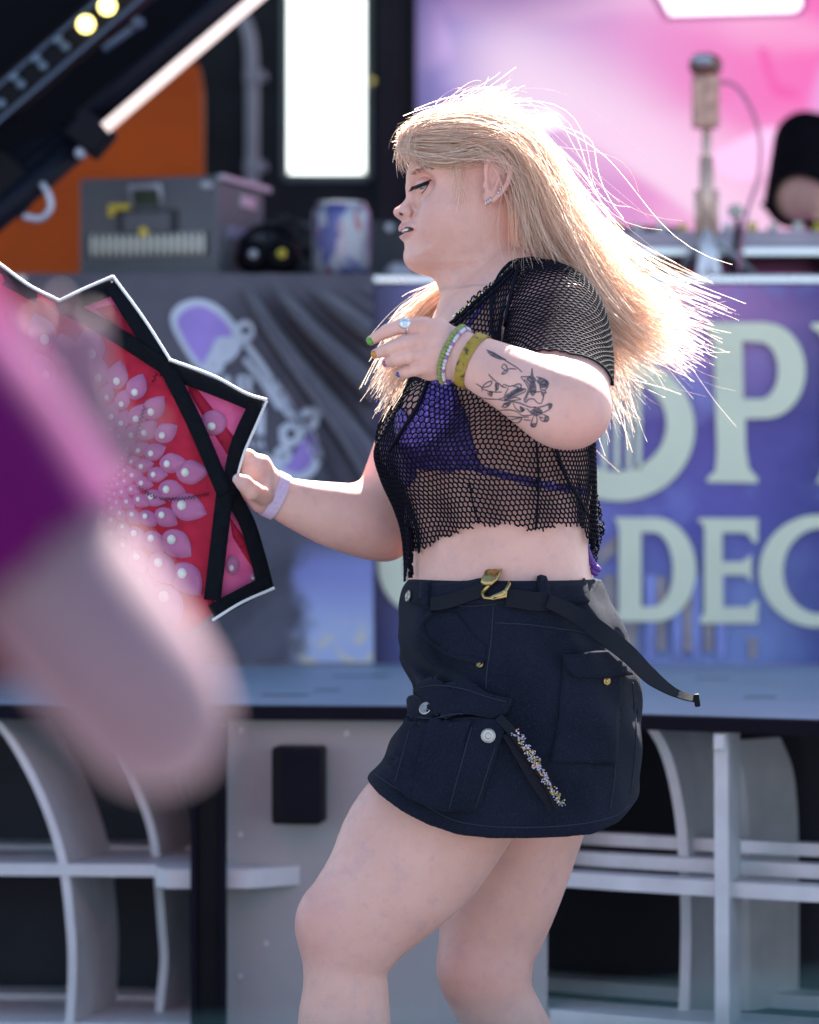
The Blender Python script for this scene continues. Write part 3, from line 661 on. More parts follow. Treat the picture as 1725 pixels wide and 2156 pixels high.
# ---- lighting truss and LED bar (top left) --------------------------------
YTR = 2.6
M_navy = simple('black_steel', (.006, .008, .016), .5, .0, spec=.15)
tr = thing('lighting_truss', 'slanting black lighting truss leaning across the stage corner with a pale strip', 'truss', (W(-160, 0, YTR)[0], YTR, ZD))
tq = lambda px, py, y=YTR: np.array(W(px, py, y))
def ext(a, b_, t0, t1): a, b_ = np.array(a, float), np.array(b_, float); return a+(b_-a)*t0, a+(b_-a)*t1
def chord(a, b_, r, mt, name, y, t0=0., t1=1.): p, q = ext(a, b_, t0, t1); return MB().cyl(tq(*p, y), tq(*q, y), r, n=14).build(name, mt, tr, smooth=True)
chord((188, 240), (465, 0), .020, M_navy, 'chord', 2.55, -.06, 1.5); chord((205, 262), (505, 0), .026, M_navy, 'chord', 2.65, -.06, 1.5)
M_strip = simple('pale_strip_paint', (.85, .80, .74), .3, .0, var=.05)
p, q = ext((221, 270), (536, 0), 0, 1.5); MB().tube(np.array([tq(*p, 2.5), tq(*q, 2.5)]), .0135, 10).build('pale_strip', simple('glow_painted_strip', (.8, .75, .7), .3, emit=(1.0, .72, .60), estr=.22), tr, smooth=True, label='pale rail along the truss, its caught light put in as glow')  # light caught by the rail is put in as weak emission
MB().box(tq(193, 282, 2.55), (.085, .10, .075), (0, math.radians(41), 0), bev=.008).build('coupler', M_black, tr)
chord((190, 285), (-160, 590), .030, M_navy, 'chord', 2.58); chord((150, 275), (-180, 560), .022, M_navy, 'chord', 2.62); chord((100, 300), (-180, 545), .034, M_navy, 'chord', 2.7)
MB().ellipsoid(tq(171, 322, 2.52), (.014, .014, .014), 10).build('bolt_head', M_grey, tr, smooth=True)
MB().box(tq(20, 385, 2.62), (.13, .08, .10), (0, math.radians(41), 0), bev=.01).build('coupler', M_black, tr)
hk = catmull(np.array([tq(88, 385, 2.55), tq(103, 410, 2.55), tq(106, 440, 2.55), tq(85, 460, 2.55), tq(50, 455, 2.55)]), 20); MB().tube(hk, .008, 8).build('cable_loop', M_grey, tr, smooth=True)
lb = thing('led_bar', 'black slanting lamp bar with round lenses, two of them lit yellow', 'light bar', tuple(tq(100, 130, 2.45)))
def plate(a0, a1, b1, b0, y, dep, name, mt, parent):
    P = [tq(*q, y) for q in (a0, a1, b1, b0)]
    return MB().prism([(p[0], p[2]) for p in P], y, y+dep).build(name, mt, parent)
hb = plate((-160, 300), (330, -120), (440, -120), (-160, 395), 2.50, .10, 'housing', M_black, lb)
plate((-160, 312), (330, -112), (338, -112), (-160, 322), 2.49, .01, 'housing_edge', simple('blue_black_edge', (.03, .05, .10), .35), hb)
plate((-160, 383), (425, -118), (436, -118), (-160, 395), 2.49, .01, 'housing_edge', bpy.data.materials['blue_black_edge'], hb)
plate((300, -120), (430, -120), (150, 290), (-150, 560), 2.62, .06, 'bracket_plate', M_navy, tr) if False else None
bk = [tq(*q, 2.9) for q in ((-200, 420), (330, -80), (520, -80), (180, 240), (60, 360), (-200, 560))]
M_matt = simple('matt_black', (.004, .004, .006), .9, spec=.1)
MB().prism([(p[0], p[2]) for p in bk], 2.9, 2.94).build('mounting_plate', M_matt, lb)
bk = [tq(*q, 2.95) for q in ((-260, 470), (-260, -90), (360, -90), (-40, 270))]
MB().prism([(p[0], p[2]) for p in bk], 2.95, 2.98).build('mounting_plate', M_matt, lb)
M_lens_on = simple('lit_yellow_lens', (.3, .25, .1), .3, emit=(1.0, .80, .25), estr=1.3); M_lens = simple('clear_lens', (.10, .14, .18), .12)
for (a, b_, on) in ((181, 51, 1), (226, 13, 1), (123, 85, 0), (138, 99, 0), (77, 123, 0), (91, 139, 0), (30, 162, 0), (45, 178, 0), (3, 218, 0), (272, -30, 1)):
    MB().ellipsoid(tq(a, b_, 2.485), (.019 if on else .011, .010, .019 if on else .011), 10).build('lens', M_lens_on if on else M_lens, lb, smooth=True)
rod = MB().cyl(tq(218, 105, 2.47), tq(285, 55, 2.47), .008, n=8).build('rod', simple('blue_rod', (.05, .07, .12), .4), lb, smooth=True); MB().ellipsoid(tq(292, 48, 2.46), (.014, .012, .014), 8).build('rod_end', bpy.data.materials['blue_rod'], rod, smooth=True)
# ================================================================== SHAPE FIELD: smooth solid bodies
FAR = 0.06
def smin(a, b, k):
    if k <= 0: return np.minimum(a, b)
    h = np.maximum(k-np.abs(a-b), 0)/k; return np.minimum(a, b)-h*h*k*.25
def smax(a, b, k): return -smin(-a, -b, k)
class Seg:
    """tapered piece with an oval section; u = direction of the first radius"""
    def __init__(s, p0, p1, a0, a1, b0, b1, u):
        s.p0 = np.asarray(p0, float); s.p1 = np.asarray(p1, float); d = s.p1-s.p0; s.L = max(np.linalg.norm(d), 1e-6); s.ax = d/s.L
        u = np.asarray(u, float); u = u-s.ax*u.dot(s.ax); s.u = u/np.linalg.norm(u); s.v = np.cross(s.ax, s.u); s.r = (a0, a1, b0, b1)
        R = max(s.r); s.lo = np.minimum(s.p0, s.p1)-R; s.hi = np.maximum(s.p0, s.p1)+R
    def d(s, X, Y, Z):
        x, y, z = X-s.p0[0], Y-s.p0[1], Z-s.p0[2]
        t = x*s.ax[0]+y*s.ax[1]+z*s.ax[2]; tc = np.clip(t/s.L, 0, 1); w = t-tc*s.L
        uu = x*s.u[0]+y*s.u[1]+z*s.u[2]; vv = x*s.v[0]+y*s.v[1]+z*s.v[2]
        a = s.r[0]+(s.r[1]-s.r[0])*tc; b = s.r[2]+(s.r[3]-s.r[2])*tc; c = np.minimum(a, b)
        k = np.sqrt((uu/a)**2+(vv/b)**2+(w/c)**2)+1e-6
        return np.sqrt(uu*uu+vv*vv+w*w)*(1-1/k)
class Ell:
    def __init__(s, c, r, rot=None):
        s.c = np.asarray(c, float); s.r = np.asarray(r, float); s.R = np.eye(3) if rot is None else np.array(Euler(rot).to_matrix()); R = s.r.max(); s.lo = s.c-R; s.hi = s.c+R
    def d(s, X, Y, Z):
        x, y, z = X-s.c[0], Y-s.c[1], Z-s.c[2]; R = s.R
        a = x*R[0, 0]+y*R[1, 0]+z*R[2, 0]; b = x*R[0, 1]+y*R[1, 1]+z*R[2, 1]; c = x*R[0, 2]+y*R[1, 2]+z*R[2, 2]
        k = np.sqrt((a/s.r[0])**2+(b/s.r[1])**2+(c/s.r[2])**2)+1e-6
        return np.sqrt(a*a+b*b+c*c)*(1-1/k)
class Puff:
    """side outline (x,z) blown up sideways: half width w and roundness depth D may vary with height"""
    def __init__(s, poly, w, D, y0=0.0, n=180):
        P = catmull(np.vstack([poly, poly[:1]]), n)[:-1] if n else np.asarray(poly); s.P = P; s.w = w; s.D = D; s.y0 = y0
        zz = np.linspace(P[:, 1].min(), P[:, 1].max(), 20); wm = max(float(np.max(w(0*zz, zz))), .01)
        s.lo = np.array([P[:, 0].min(), y0-wm, P[:, 1].min()]); s.hi = np.array([P[:, 0].max(), y0+wm, P[:, 1].max()])
    def d(s, X, Y, Z):
        x = X[:, 0, 0][:, None]; z = Z[0, 0, :][None, :]; P = s.P; Q = np.roll(P, -1, 0)
        best = np.full((x.shape[0], z.shape[1]), 1e9); ins = np.zeros(best.shape, bool)
        for (ax, az), (bx, bz) in zip(P, Q):
            ex, ez = bx-ax, bz-az; t = np.clip(((x-ax)*ex+(z-az)*ez)/(ex*ex+ez*ez+1e-12), 0, 1)
            best = np.minimum(best, (x-ax-t*ex)**2+(z-az-t*ez)**2)
            if az != bz: ins ^= ((az > z) != (bz > z)) & (x < ex*(z-az)/(ez)+ax)
        dd = np.sqrt(best); dd = np.where(ins, dd, -dd)
        xx, zz = np.broadcast_to(x, dd.shape), np.broadcast_to(z, dd.shape)
        w = s.w(xx, zz); D = s.D(xx, zz)
        g = np.maximum(1-dd/D, 0)**2; q = np.sqrt(((Y-s.y0)/w[:, None, :])**2+g[:, None, :])
        return (q-1)*np.minimum(w, D)[:, None, :]*.9
class Field:
    def __init__(s): s.ops = []
    def add(s, prims, k=.02, ki=0.0, op='add'): s.ops.append((list(prims), k, ki, op)); return s
    def eval(s, xs, ys, zs):
        D = np.full((len(xs), len(ys), len(zs)), FAR, np.float32); ax = (xs, ys, zs)
        def sl(lo, hi, m):
            r = []
            for i in range(3):
                a = np.searchsorted(ax[i], lo[i]-m); b = np.searchsorted(ax[i], hi[i]+m)
                if b <= a: return None
                r.append(slice(a, b))
            return tuple(r)
        for prims, k, ki, op in s.ops:
            lo = np.min([p.lo for p in prims], 0); hi = np.max([p.hi for p in prims], 0); G = sl(lo, hi, FAR)
            if G is None: continue
            loc = np.full(D[G].shape, FAR, np.float32)
            for p in prims:
                S = sl(p.lo, p.hi, min(FAR, .03+ki))
                if S is None: continue
                R = tuple(slice(a.start-g_.start, a.stop-g_.start) for a, g_ in zip(S, G))
                v = p.d(xs[S[0]][:, None, None], ys[S[1]][None, :, None], zs[S[2]][None, None, :]).astype(np.float32)
                loc[R] = smin(loc[R], np.minimum(v, FAR), ki)
            D[G] = smin(D[G], loc, k) if op == 'add' else smax(D[G], -loc, k)
        return D
def nets(D, xs, ys, zs):
    ins = D < 0; nx, ny, nz = D.shape
    c = np.zeros((nx-1, ny-1, nz-1), np.uint8)
    for i in (0, 1):
        for j in (0, 1):
            for k in (0, 1): c += ins[i:nx-1+i, j:ny-1+j, k:nz-1+k]
    act = (c > 0) & (c < 8); I, J, K = np.nonzero(act); N = len(I)
    vid = np.full(act.shape, -1, np.int64); vid[I, J, K] = np.arange(N)
    cor = [(i, j, k) for i in (0, 1) for j in (0, 1) for k in (0, 1)]
    vals = {q: D[I+q[0], J+q[1], K+q[2]].astype(np.float64) for q in cor}
    S = np.zeros((N, 3)); n = np.zeros(N)
    for a in cor:
        for axx in range(3):
            if a[axx] == 0:
                b = list(a); b[axx] = 1; b = tuple(b); va, vb = vals[a], vals[b]; m = (va < 0) != (vb < 0)
                t = np.where(m, va/np.where(va-vb == 0, 1, va-vb), 0)
                for q in range(3): S[:, q] += np.where(m, a[q]+(t if q == axx else 0), 0)
                n += m
    S /= n[:, None]; V = np.stack([xs[0]+(I+S[:, 0])*(xs[1]-xs[0]), ys[0]+(J+S[:, 1])*(ys[1]-ys[0]), zs[0]+(K+S[:, 2])*(zs[1]-zs[0])], 1)
    F = []
    for axx in range(3):
        a = [slice(None)]*3; b = [slice(None)]*3; a[axx] = slice(0, -1); b[axx] = slice(1, None)
        A, B = ins[tuple(a)], ins[tuple(b)]; ch = A != B
        o1, o2 = [q for q in range(3) if q != axx]
        idx = np.argwhere(ch); ok = (idx[:, o1] > 0) & (idx[:, o2] > 0) & (idx[:, o1] < D.shape[o1]-1) & (idx[:, o2] < D.shape[o2]-1); idx = idx[ok]
        fl = A[tuple(idx.T)]
        def cell(d1, d2):
            q = idx.copy(); q[:, o1] += d1; q[:, o2] += d2; return vid[q[:, 0], q[:, 1], q[:, 2]]
        quad = np.stack([cell(-1, -1), cell(0, -1), cell(0, 0), cell(-1, 0)], 1)
        if axx == 1: fl = ~fl
        quad[~fl] = quad[~fl][:, ::-1]; F.append(quad)
    return V, np.concatenate(F)
def mesh_field(field, lo, hi, h, post=None):
    ax = [np.arange(lo[i], hi[i]+h, h) for i in range(3)]
    D = field.eval(*ax)
    if post is not None: D = post(D, ax[0][:, None, None], ax[1][None, :, None], ax[2][None, None, :])
    return nets(D, *ax)
def relax(V, F, it=2, f=.5):
    e = np.concatenate([F[:, [0, 1]], F[:, [1, 2]], F[:, [2, 3]], F[:, [3, 0]]])
    for _ in range(it):
        S = np.zeros_like(V); n = np.zeros(len(V)); np.add.at(S, e[:, 0], V[e[:, 1]]); np.add.at(S, e[:, 1], V[e[:, 0]]); np.add.at(n, e[:, 0], 1); np.add.at(n, e[:, 1], 1)
        V = V+f*(S/np.maximum(n, 1)[:, None]-V)
    return V
def loft(st, n, ratio=1.0, u=(0, 0, 1), dims=5):
    """stations: (px, py, y, half width in picture units[, half depth ratio]) -> list of Seg; half width measured across the limb in the picture"""
    S = []
    for q in st: S.append(list(W(q[0], q[1], q[2]))+[q[3]/sc(q[2]), (q[4] if len(q) > 4 else ratio)])
    S = catmull(np.array(S), n); out = []
    for a, b in zip(S[:-1], S[1:]):
        ax = b[:3]-a[:3]; side = np.cross(ax, (0, 1, 0))       # across the limb, in the picture plane
        if np.linalg.norm(side) < 1e-5: side = np.array([1, 0, 0])
        out.append(Seg(a[:3], b[:3], a[3], b[3], a[3]*a[4], b[3]*b[4], side))
    return out
def torso(st, n, yaw):
    """stations: (px centre, py, y, half length front-back in picture units, half width in m)"""
    S = catmull(np.array([list(W(q[0], q[1], q[2]))+[q[3]/sc(q[2]), q[4]] for q in st]), n)
    U = (-math.cos(yaw), -math.sin(yaw), 0)
    return [Seg(a[:3], b[:3], a[3], b[3], a[4], b[4], U) for a, b in zip(S[:-1], S[1:])]
def ballw(px, py, y, r, **k):
    r = (r, r, r) if not isinstance(r, tuple) else r
    return Ell(W(px, py, y), r, **k)
# ================================================================== DANCER: body
YAW = math.radians(14)
B = Field()
# torso
TOR = [(1110, 1520, 0, 175, .170), (1112, 1420, 0, 178, .174), (1076, 1330, 0, 190, .172), (1052, 1270, 0, 190, .172), (1050, 1220, 0, 180, .165), (1049, 1150, 0, 178, .160), (1046, 1060, 0, 186, .160), (1046, 960, 0, 190, .160),
       (1052, 860, 0, 182, .162), (1060, 770, 0, 168, .165), (1070, 695, 0, 145, .160), (1075, 645, 0, 112, .140), (1068, 605, 0, 84, .100)]
B.add(torso(TOR, 30, YAW), .02, .012)
B.add(loft([(1062, 660, 0, 92), (1042, 610, 0, 84), (1028, 560, 0, 80), (1018, 500, 0, 82), (1020, 440, 0, 78)], 10, .74), .022)
B.add([ballw(940, 900, -.078, (.070, .066, .074))], .03); B.add([ballw(895, 930, .055, (.068, .062, .070))], .03)
# near (left) arm
ARM_U = [(1135, 640, -.10, 75, .8), (1165, 675, -.145, 98, .85), (1175, 740, -.20, 104, .85), (1182, 810, -.27, 98, .85), (1195, 862, -.335, 82, .9)]
B.add(loft(ARM_U, 14, .85), .03, .012)
ARM_F = [(1212, 866, -.345, 76, .95), (1188, 857, -.345, 82, .95), (1150, 838, -.34, 78, .9), (1090, 805, -.325, 67, .85), (1035, 778, -.305, 58, .8), (990, 757, -.29, 51, .72), (958, 745, -.28, 48, .66)]
B.add(loft(ARM_F, 18), .02, .008)
# far (right) arm
B.add(loft([(985, 680, .15, 85, .9), (930, 800, .18, 84, .9), (865, 960, .18, 82, .9), (822, 1075, .16, 80, .9), (800, 1105, .15, 72, .9)], 14), .03)
B.add(loft([(812, 1108, .15, 70, .9), (770, 1098, .145, 76, .95), (710, 1086, .14, 70, .9), (640, 1066, .13, 56, .85), (590, 1048, .12, 46, .75), (560, 1036, .115, 43, .7)], 16), .022)
# legs
LEG_N = [(1075, 1520, -.075, 128, .95), (978, 1650, -.09, 148, .86), (876, 1781, -.10, 160, .72), (818, 1863, -.11, 139, .75), (768, 1921, -.115, 122, .82), (737, 1982, -.115, 104, .95), (727, 2031, -.115, 89, 1.0), (728, 2080, -.115, 90, 1.0),
         (725, 2155, -.11, 98, 1.0), (728, 2250, -.10, 96, 1.0), (722, 2370, -.09, 70, 1.0), (712, 2490, -.08, 46, 1.0), (705, 2560, -.08, 46, 1.0)]
B.add(loft(LEG_N, 46), .02)
B.add([ballw(672, 1940, -.125, (.030, .04, .04))], .03)
LEG_F = [(1120, 1560, .09, 165, .8), (1098, 1720, .10, 138, .85), (1075, 1835, .10, 122, .9), (1042, 1932, .10, 116, .9), (1027, 1995, .10, 103, .95), (1024, 2050, .10, 97, 1.0), (1036, 2100, .105, 88, 1.0), (1066, 2158, .12, 86, 1.0),
         (1120, 2260, .14, 86, 1.0), (1175, 2360, .17, 68, 1.0), (1225, 2455, .20, 42, 1.0), (1235, 2500, .21, 42, 1.0)]
B.add(loft(LEG_F, 40), .012)
B.add([ballw(975, 2040, .07, (.032, .04, .042))], .03)
# ---- near hand: back of the hand to the viewer, fingers curling to the left
HY = -.275
palm = [Seg(W(955, 746, HY), W(918, 736, HY), .034, .041, .020, .019, (0, 0, 1)), Seg(W(918, 736, HY), W(884, 730, HY), .041, .041, .019, .015, (0, 0, 1))]
B.add(palm, .016, .01)
def finger(pts, r):
    P = [W(*p) for p in pts]; return [Seg(P[i], P[i+1], r[i], r[i+1], r[i]*.95, r[i+1]*.95, (0, 0, 1)) for i in range(len(P)-1)]
FING = {'index': ([(893, 686, HY-.004), (848, 686, HY-.014), (815, 697, HY-.008), (781, 717, HY+.004)], [.0125, .0108, .0098, .0072]),
        'middle': ([(888, 716, HY-.008), (852, 722, HY-.020), (822, 734, HY-.014), (791, 745, HY+.0)], [.0125, .0112, .0100, .0074]),
        'ring': ([(890, 746, HY-.006), (860, 750, HY-.018), (835, 757, HY-.014), (814, 764, HY+.002)], [.0120, .0106, .0096, .0072]),
        'pinky': ([(898, 772, HY-.002), (874, 778, HY-.012), (856, 783, HY-.008), (842, 787, HY+.004)], [.0112, .0094, .0084, .0066])}
for nm, (pts, r) in FING.items(): B.add(finger(pts, [q*.95 for q in r]), .0035, .002)
for px_, py_ in ((893, 686), (889, 716), (892, 747), (900, 773)): B.add([ballw(px_, py_, HY-.012, .0088)], .010)
B.add(finger([(940, 770, HY+.012), (905, 768, HY+.028), (870, 752, HY+.034), (846, 738, HY+.030)], [.016, .013, .0115, .0085]), .01)
# ---- far hand gripping the fan rim
B.add([Seg(W(566, 1038, .115), W(530, 1000, .11), .031, .034, .022, .020, (0, 0, 1)), Seg(W(530, 1000, .11), W(512, 985, .11), .034, .028, .020, .016, (0, 0, 1))], .012, .01)
B.add(finger([(556, 1042, .09), (532, 1034, .065), (515, 1018, .060), (501, 1009, .064)], [.0150, .0130, .0115, .0085]), .008, .005)
for q in ([(522, 962, .11), (500, 955, .12), (478, 970, .13), (470, 992, .125)], [(512, 985, .115), (486, 985, .128), (466, 1000, .132), (462, 1020, .126)], [(510, 1010, .118), (484, 1014, .130), (466, 1028, .13), (466, 1046, .122)], [(520, 1034, .118), (496, 1042, .128), (480, 1054, .126), (480, 1068, .12)]):
    B.add(finger(q, [.0120, .0105, .0095, .0075]), .005, .004)
# ---- feet
def foot(px, py, y, tx, ty):
    a = W(px, py, y); a[2] = max(a[2], .05); t = np.array([a[0]+tx, a[1]+ty, .03])
    return [Seg(a, (a[0]+tx*.25, a[1]+ty*.25, .045), .040, .042, .034, .040, (0, 1, 0)), Seg((a[0]+.03, a[1], .035), (a[0]+tx*.7, a[1]+ty*.7, .032), .034, .043, .034, .032, (0, 1, 0)), Seg((a[0]+tx*.7, a[1]+ty*.7, .032), t, .043, .030, .032, .026, (0, 1, 0))]
# ---- head
def wx(px, y=0): return W(px, 0, y)[0]
def wz(py, y=0): return W(0, py, y)[2]
HEAD = [(866, 335), (858, 356), (855, 376), (860, 394), (871, 408), (881, 428), (877, 448), (859, 463), (850.5, 471), (845.5, 478), (846, 485), (851, 489), (846.5, 494), (848.5, 502), (851.5, 514), (852, 523), (849.5, 535), (850.5, 549), (857, 561), (867, 570),
        (886, 578), (914, 586), (940, 605), (990, 590), (1045, 560), (1085, 500), (1118, 430), (1130, 350), (1105, 278), (1050, 240), (985, 236), (922, 250), (884, 288)]
HEADP = np.array([[W(a, b, 0)[0], W(a, b, 0)[2]] for a, b in HEAD])
zpts = np.array([wz(q) for q in (600, 572, 555, 530, 500, 470, 430, 390, 350, 300, 240)])
wv = np.array([.034, .037, .046, .056, .061, .064, .067, .069, .074, .076, .070])
Dv = np.array([.045, .042, .042, .047, .052, .056, .062, .064, .070, .085, .095])
Dv[3:8] += .012
def hw(x, z):
    w = np.interp(z, zpts[::1], wv) if zpts[0] < zpts[-1] else np.interp(z, zpts[::-1], wv[::-1])
    f = np.clip((x-wx(855))/(wx(1000)-wx(855)), 0, 1); return w*(.88+.12*f)
def hD(x, z): return np.interp(z, zpts, Dv)
B.add([Puff(HEADP, hw, hD, 0.0, 260)], .030)
NOSE = [(858, 396), (856, 408), (855, 416), (843.5, 431), (833, 438), (828, 446), (831, 454), (838, 460), (845, 463), (856, 466), (876, 462), (884, 440), (878, 414), (870, 396)]
NOSEP = np.array([[W(a, b, 0)[0], W(a, b, 0)[2]] for a, b in NOSE])
zn = np.array([wz(q) for q in (468, 455, 445, 430, 412, 394)]); wn_ = np.array([.014, .0155, .0155, .0125, .0095, .009])
B.add([Puff(NOSEP, lambda x, z: np.interp(z, zn, wn_), lambda x, z: 0*z+.013, 0.0, 120)], .010)
for s_ in (-1, 1):
    B.add([ballw(859, 446, .0130*s_, (.0105, .0080, .0090))], .007)
    for pts, r0 in (([(850, 481.5, 0), (852, 481, .012), (859, 480.5, .026), (871, 481.5, .038)], [.0060, .0057, .0044, .0022]), ([(852, 495, 0), (854, 495, .012), (861, 491.5, .026), (872, 483.5, .038)], [.0066, .0062, .0050, .0022])):
        P = [W(a, b_, 0)+np.array([0, y*s_, 0]) for a, b_, y in pts]
        B.add([Seg(P[i], P[i+1], r0[i], r0[i+1], r0[i], r0[i+1], (0, 0, 1)) for i in range(3)], .005, .002)       # lips
    B.add([ballw(908, 353, .032*s_, (.026, .020, .007), rot=(0, math.radians(-8), 0))], .016)   # brow ridge
    B.add([ballw(935, 452, .042*s_, (.028, .022, .028))], .03)                          # cheek
    B.add([ballw(884, 383, .040*s_, (.020, .014, .012))], .018, op='sub')               # socket
    B.add([ballw(895, 393, .0325*s_, (.0140, .0140, .0136))], .005)                      # lids over the eyeball
    B.add([Seg(W(866, 432, .020*s_), W(870, 446, .022*s_), .0011, .0013, .006, .007, (1, 0, 0)), Seg(W(870, 446, .022*s_), W(866, 457, .020*s_), .0013, .0008, .009, .008, (1, 0, 0))], .005, op='sub')   # crease beside the nostril wing
    B.add([ballw(851, 451.5, .0115*s_, (.0068, .0056, .0028), rot=(0, math.radians(18), 0))], .003, op='sub')   # nostril
    B.add([Ell(W(893, 391.5, .042*s_), (.0070, .016, .0027), rot=(0, math.radians(-40), 0))], .002, op='sub')     # eye opening
B.add([Ell(W(855, 488, 0), (.0160, .046, .0031), rot=(0, math.radians(-20), 0))], .002, op='sub')                # open mouth
# ear (near side) and its twin
for s_ in (-1, 1):
    yb = .083*s_; t = math.radians(10)
    e = [Ell(W(1043, 386, 0)+np.array([0, yb, 0]), (.0175, .0075, .0325), rot=(0, t, math.radians(-14*s_)))]
    B.add(e, .008)
    lob = [Ell(W(1030, 425, 0)+np.array([0, yb-.003*s_, 0]), (.0105, .0065, .0120))]
    B.add(lob, .007)
    hel = [(1026, 398), (1021, 378), (1024, 357), (1037, 344), (1054, 345), (1067, 360), (1070, 382), (1062, 404), (1047, 423), (1036, 434)]
    hp_ = catmull(np.array([list(W(a, b, 0)+np.array([0, yb+(.007+.004*((a-1020)/50))*s_, 0])) for a, b in hel]), 22)
    B.add([Seg(hp_[i], hp_[i+1], .0038, .0038, .0038, .0038, (0, 1, 0.01)) for i in range(len(hp_)-1)], .003)
    B.add([Ell(W(1041, 380, 0)+np.array([0, yb+.011*s_, 0]), (.0105, .0065, .0200), rot=(0, t, 0))], .004, op='sub')
    B.add([Ell(W(1033, 402, 0)+np.array([0, yb+.010*s_, 0]), (.0080, .0075, .0090))], .004, op='sub')
    B.add([Ell(W(1021, 402, 0)+np.array([0, yb+.004*s_, 0]), (.0050, .0050, .0068))], .003)   # tragus
    B.add([Ell(W(1045, 396, 0)+np.array([0, yb+.005*s_, 0]), (.0030, .0050, .0110), rot=(0, math.radians(22), 0))], .004)
# skin folds: inner elbow of the far arm, back of the far knee
B.add([Seg(W(757, 1020, .10), W(800, 1098, .075), .0022, .0012, .012, .010, (1, 0, 0))], .006, op='sub')

def block(lo, hi, h, keep, rl=1):
    V, F = mesh_field(B, np.array(lo)-2*h, np.array(hi)+2*h, h)
    V = relax(V, F, rl, .5) if rl else V
    fn = np.cross(V[F[:, 2]]-V[F[:, 0]], V[F[:, 3]]-V[F[:, 1]]); N = np.zeros_like(V)
    for k in range(4): np.add.at(N, F[:, k], fn)
    N /= np.linalg.norm(N, axis=1)[:, None]+1e-12
    c = V[F].mean(1); m = keep(c); F = F[m]; u, inv = np.unique(F, return_inverse=True); return V[u], inv.reshape(F.shape), N[u]
inb = lambda c, lo, hi: np.all((c >= lo) & (c < hi), axis=1)
hl, hh = np.array([W(760, 0, HY)[0], -.34, W(0, 812, HY)[2]]), np.array([W(953, 0, HY)[0], -.19, W(0, 650, HY)[2]])       # near hand
fl, fh = np.array([W(440, 0, .1)[0], .03, W(0, 1092, .1)[2]]), np.array([W(578, 0, .1)[0], .18, W(0, 935, .1)[2]])       # far hand
cl, ch_ = np.array([W(815, 0, 0)[0], -.125, W(0, 612, 0)[2]]), np.array([W(1150, 0, 0)[0], .125, W(0, 215, 0)[2]])        # head
ZS = wz(1275)
pieces = [block(hl, hh, .0016, lambda c: inb(c, hl, hh)), block(fl, fh, .002, lambda c: inb(c, fl, fh)), block(cl, ch_, .0015, lambda c: inb(c, cl, ch_), 1),
          block((-.24, -.46, ZS), (.33, .30, 1.42), .0032, lambda c: (c[:, 2] >= ZS) & ~inb(c, hl+.005, hh-.005) & ~inb(c, fl+.005, fh-.005) & ~inb(c, cl+.004, ch_-.004), 2),
          block((-.20, -.24, -.02), (.36, .34, ZS), .005, lambda c: c[:, 2] < ZS+.006, 2)]
V = []; F = []; n0 = 0; BN = np.concatenate([p[2] for p in pieces])
for v, f, _n in pieces: V.append(v); F.append(f+n0); n0 += len(v)
BV, BF = np.concatenate(V), np.concatenate(F)
HEADV = np.arange(len(pieces[0][0])+len(pieces[1][0]), len(pieces[0][0])+len(pieces[1][0])+len(pieces[2][0]))
dancer = thing('person', 'dancing person in black fishnet top and black cargo skirt, long blond hair flying', 'person', (.1, 0, 0))
# skin colour: own tints (lips, cheeks, knees, elbow, knuckles); dark shade painted into mouth and nostrils
tint = np.zeros((len(BV), 3)); 
def near(c, r, v): return np.exp(-(np.linalg.norm((BV-c)/np.asarray(r), axis=1)**2))*v
lip = np.maximum(near(W(853, 481, 0), (.013, .045, .005), 1.0), near(W(854, 494, 0), (.013, .045, .006), 1.0)); tint[:, 0] = np.clip(lip*1.5-.25, 0, 1)
red = near(W(905, 450, -.06), (.03, .03, .03), .6)+near(W(832, 446, 0), (.012, .012, .012), .5)+near(W(665, 1940, -.12), (.05, .08, .06), .8)+near(W(1000, 2050, .0), (.07, .1, .06), .6)+near(W(1240, 900, -.36), (.05, .06, .05), .7)+near(W(790, 1140, .1), (.06, .08, .05), .5)
red += near(W(1050, 380, -.085), (.03, .02, .04), .55)
for a, b_ in ((893, 686), (889, 716), (892, 747), (900, 773)): red += near(W(a, b_, HY-.01), (.012, .02, .010), .6)
red += near(W(885, 380, -.04), (.018, .03, .010), .55)
tint[:, 1] = np.clip(red, 0, 1)
mouth = (np.linalg.norm((BV-W(861, 487, 0))/np.array([.017, .046, .0050]), axis=1) < 1) & (BV[:, 0] > wx(853)); tint[:, 2] = np.maximum(mouth*1.0, .85*np.maximum(near(W(851, 451.5, -.012), (.006, .006, .003), 1.0), near(W(851, 451.5, .012), (.006, .006, .003), 1.0)))
me = np_mesh('body', BV, BF); me.normals_split_custom_set_from_vertices(BN.astype(np.float32))
at = me.color_attributes.new('tint', 'FLOAT_COLOR', 'POINT'); at.data.foreach_set('color', np.c_[tint, np.ones(len(BV))].astype(np.float32).ravel())
m, nt, b = new_mat('fair_skin')
v = coords(nt); n1 = noise(nt, v, 14, 4); n2 = noise(nt, v, 90, 4); n3 = noise(nt, v, 420, 2)
base = ramp(nt, n1, [(.3, (.70, .385, .30)), (.7, (.79, .465, .375))])
base = mixc(nt, mth(nt, 'MULTIPLY', sstep(nt, n2, .52, .74), .26), base, (.60, .285, .25))
base = mixc(nt, mth(nt, 'MULTIPLY', sstep(nt, noise(nt, v, 34, 5), .52, .70), .35), base, (.56, .34, .34))
at_ = nt.nodes.new('ShaderNodeAttribute'); at_.attribute_name = 'tint'; sr = nt.nodes.new('ShaderNodeSeparateColor'); nt.links.new(at_.outputs['Color'], sr.inputs[0])
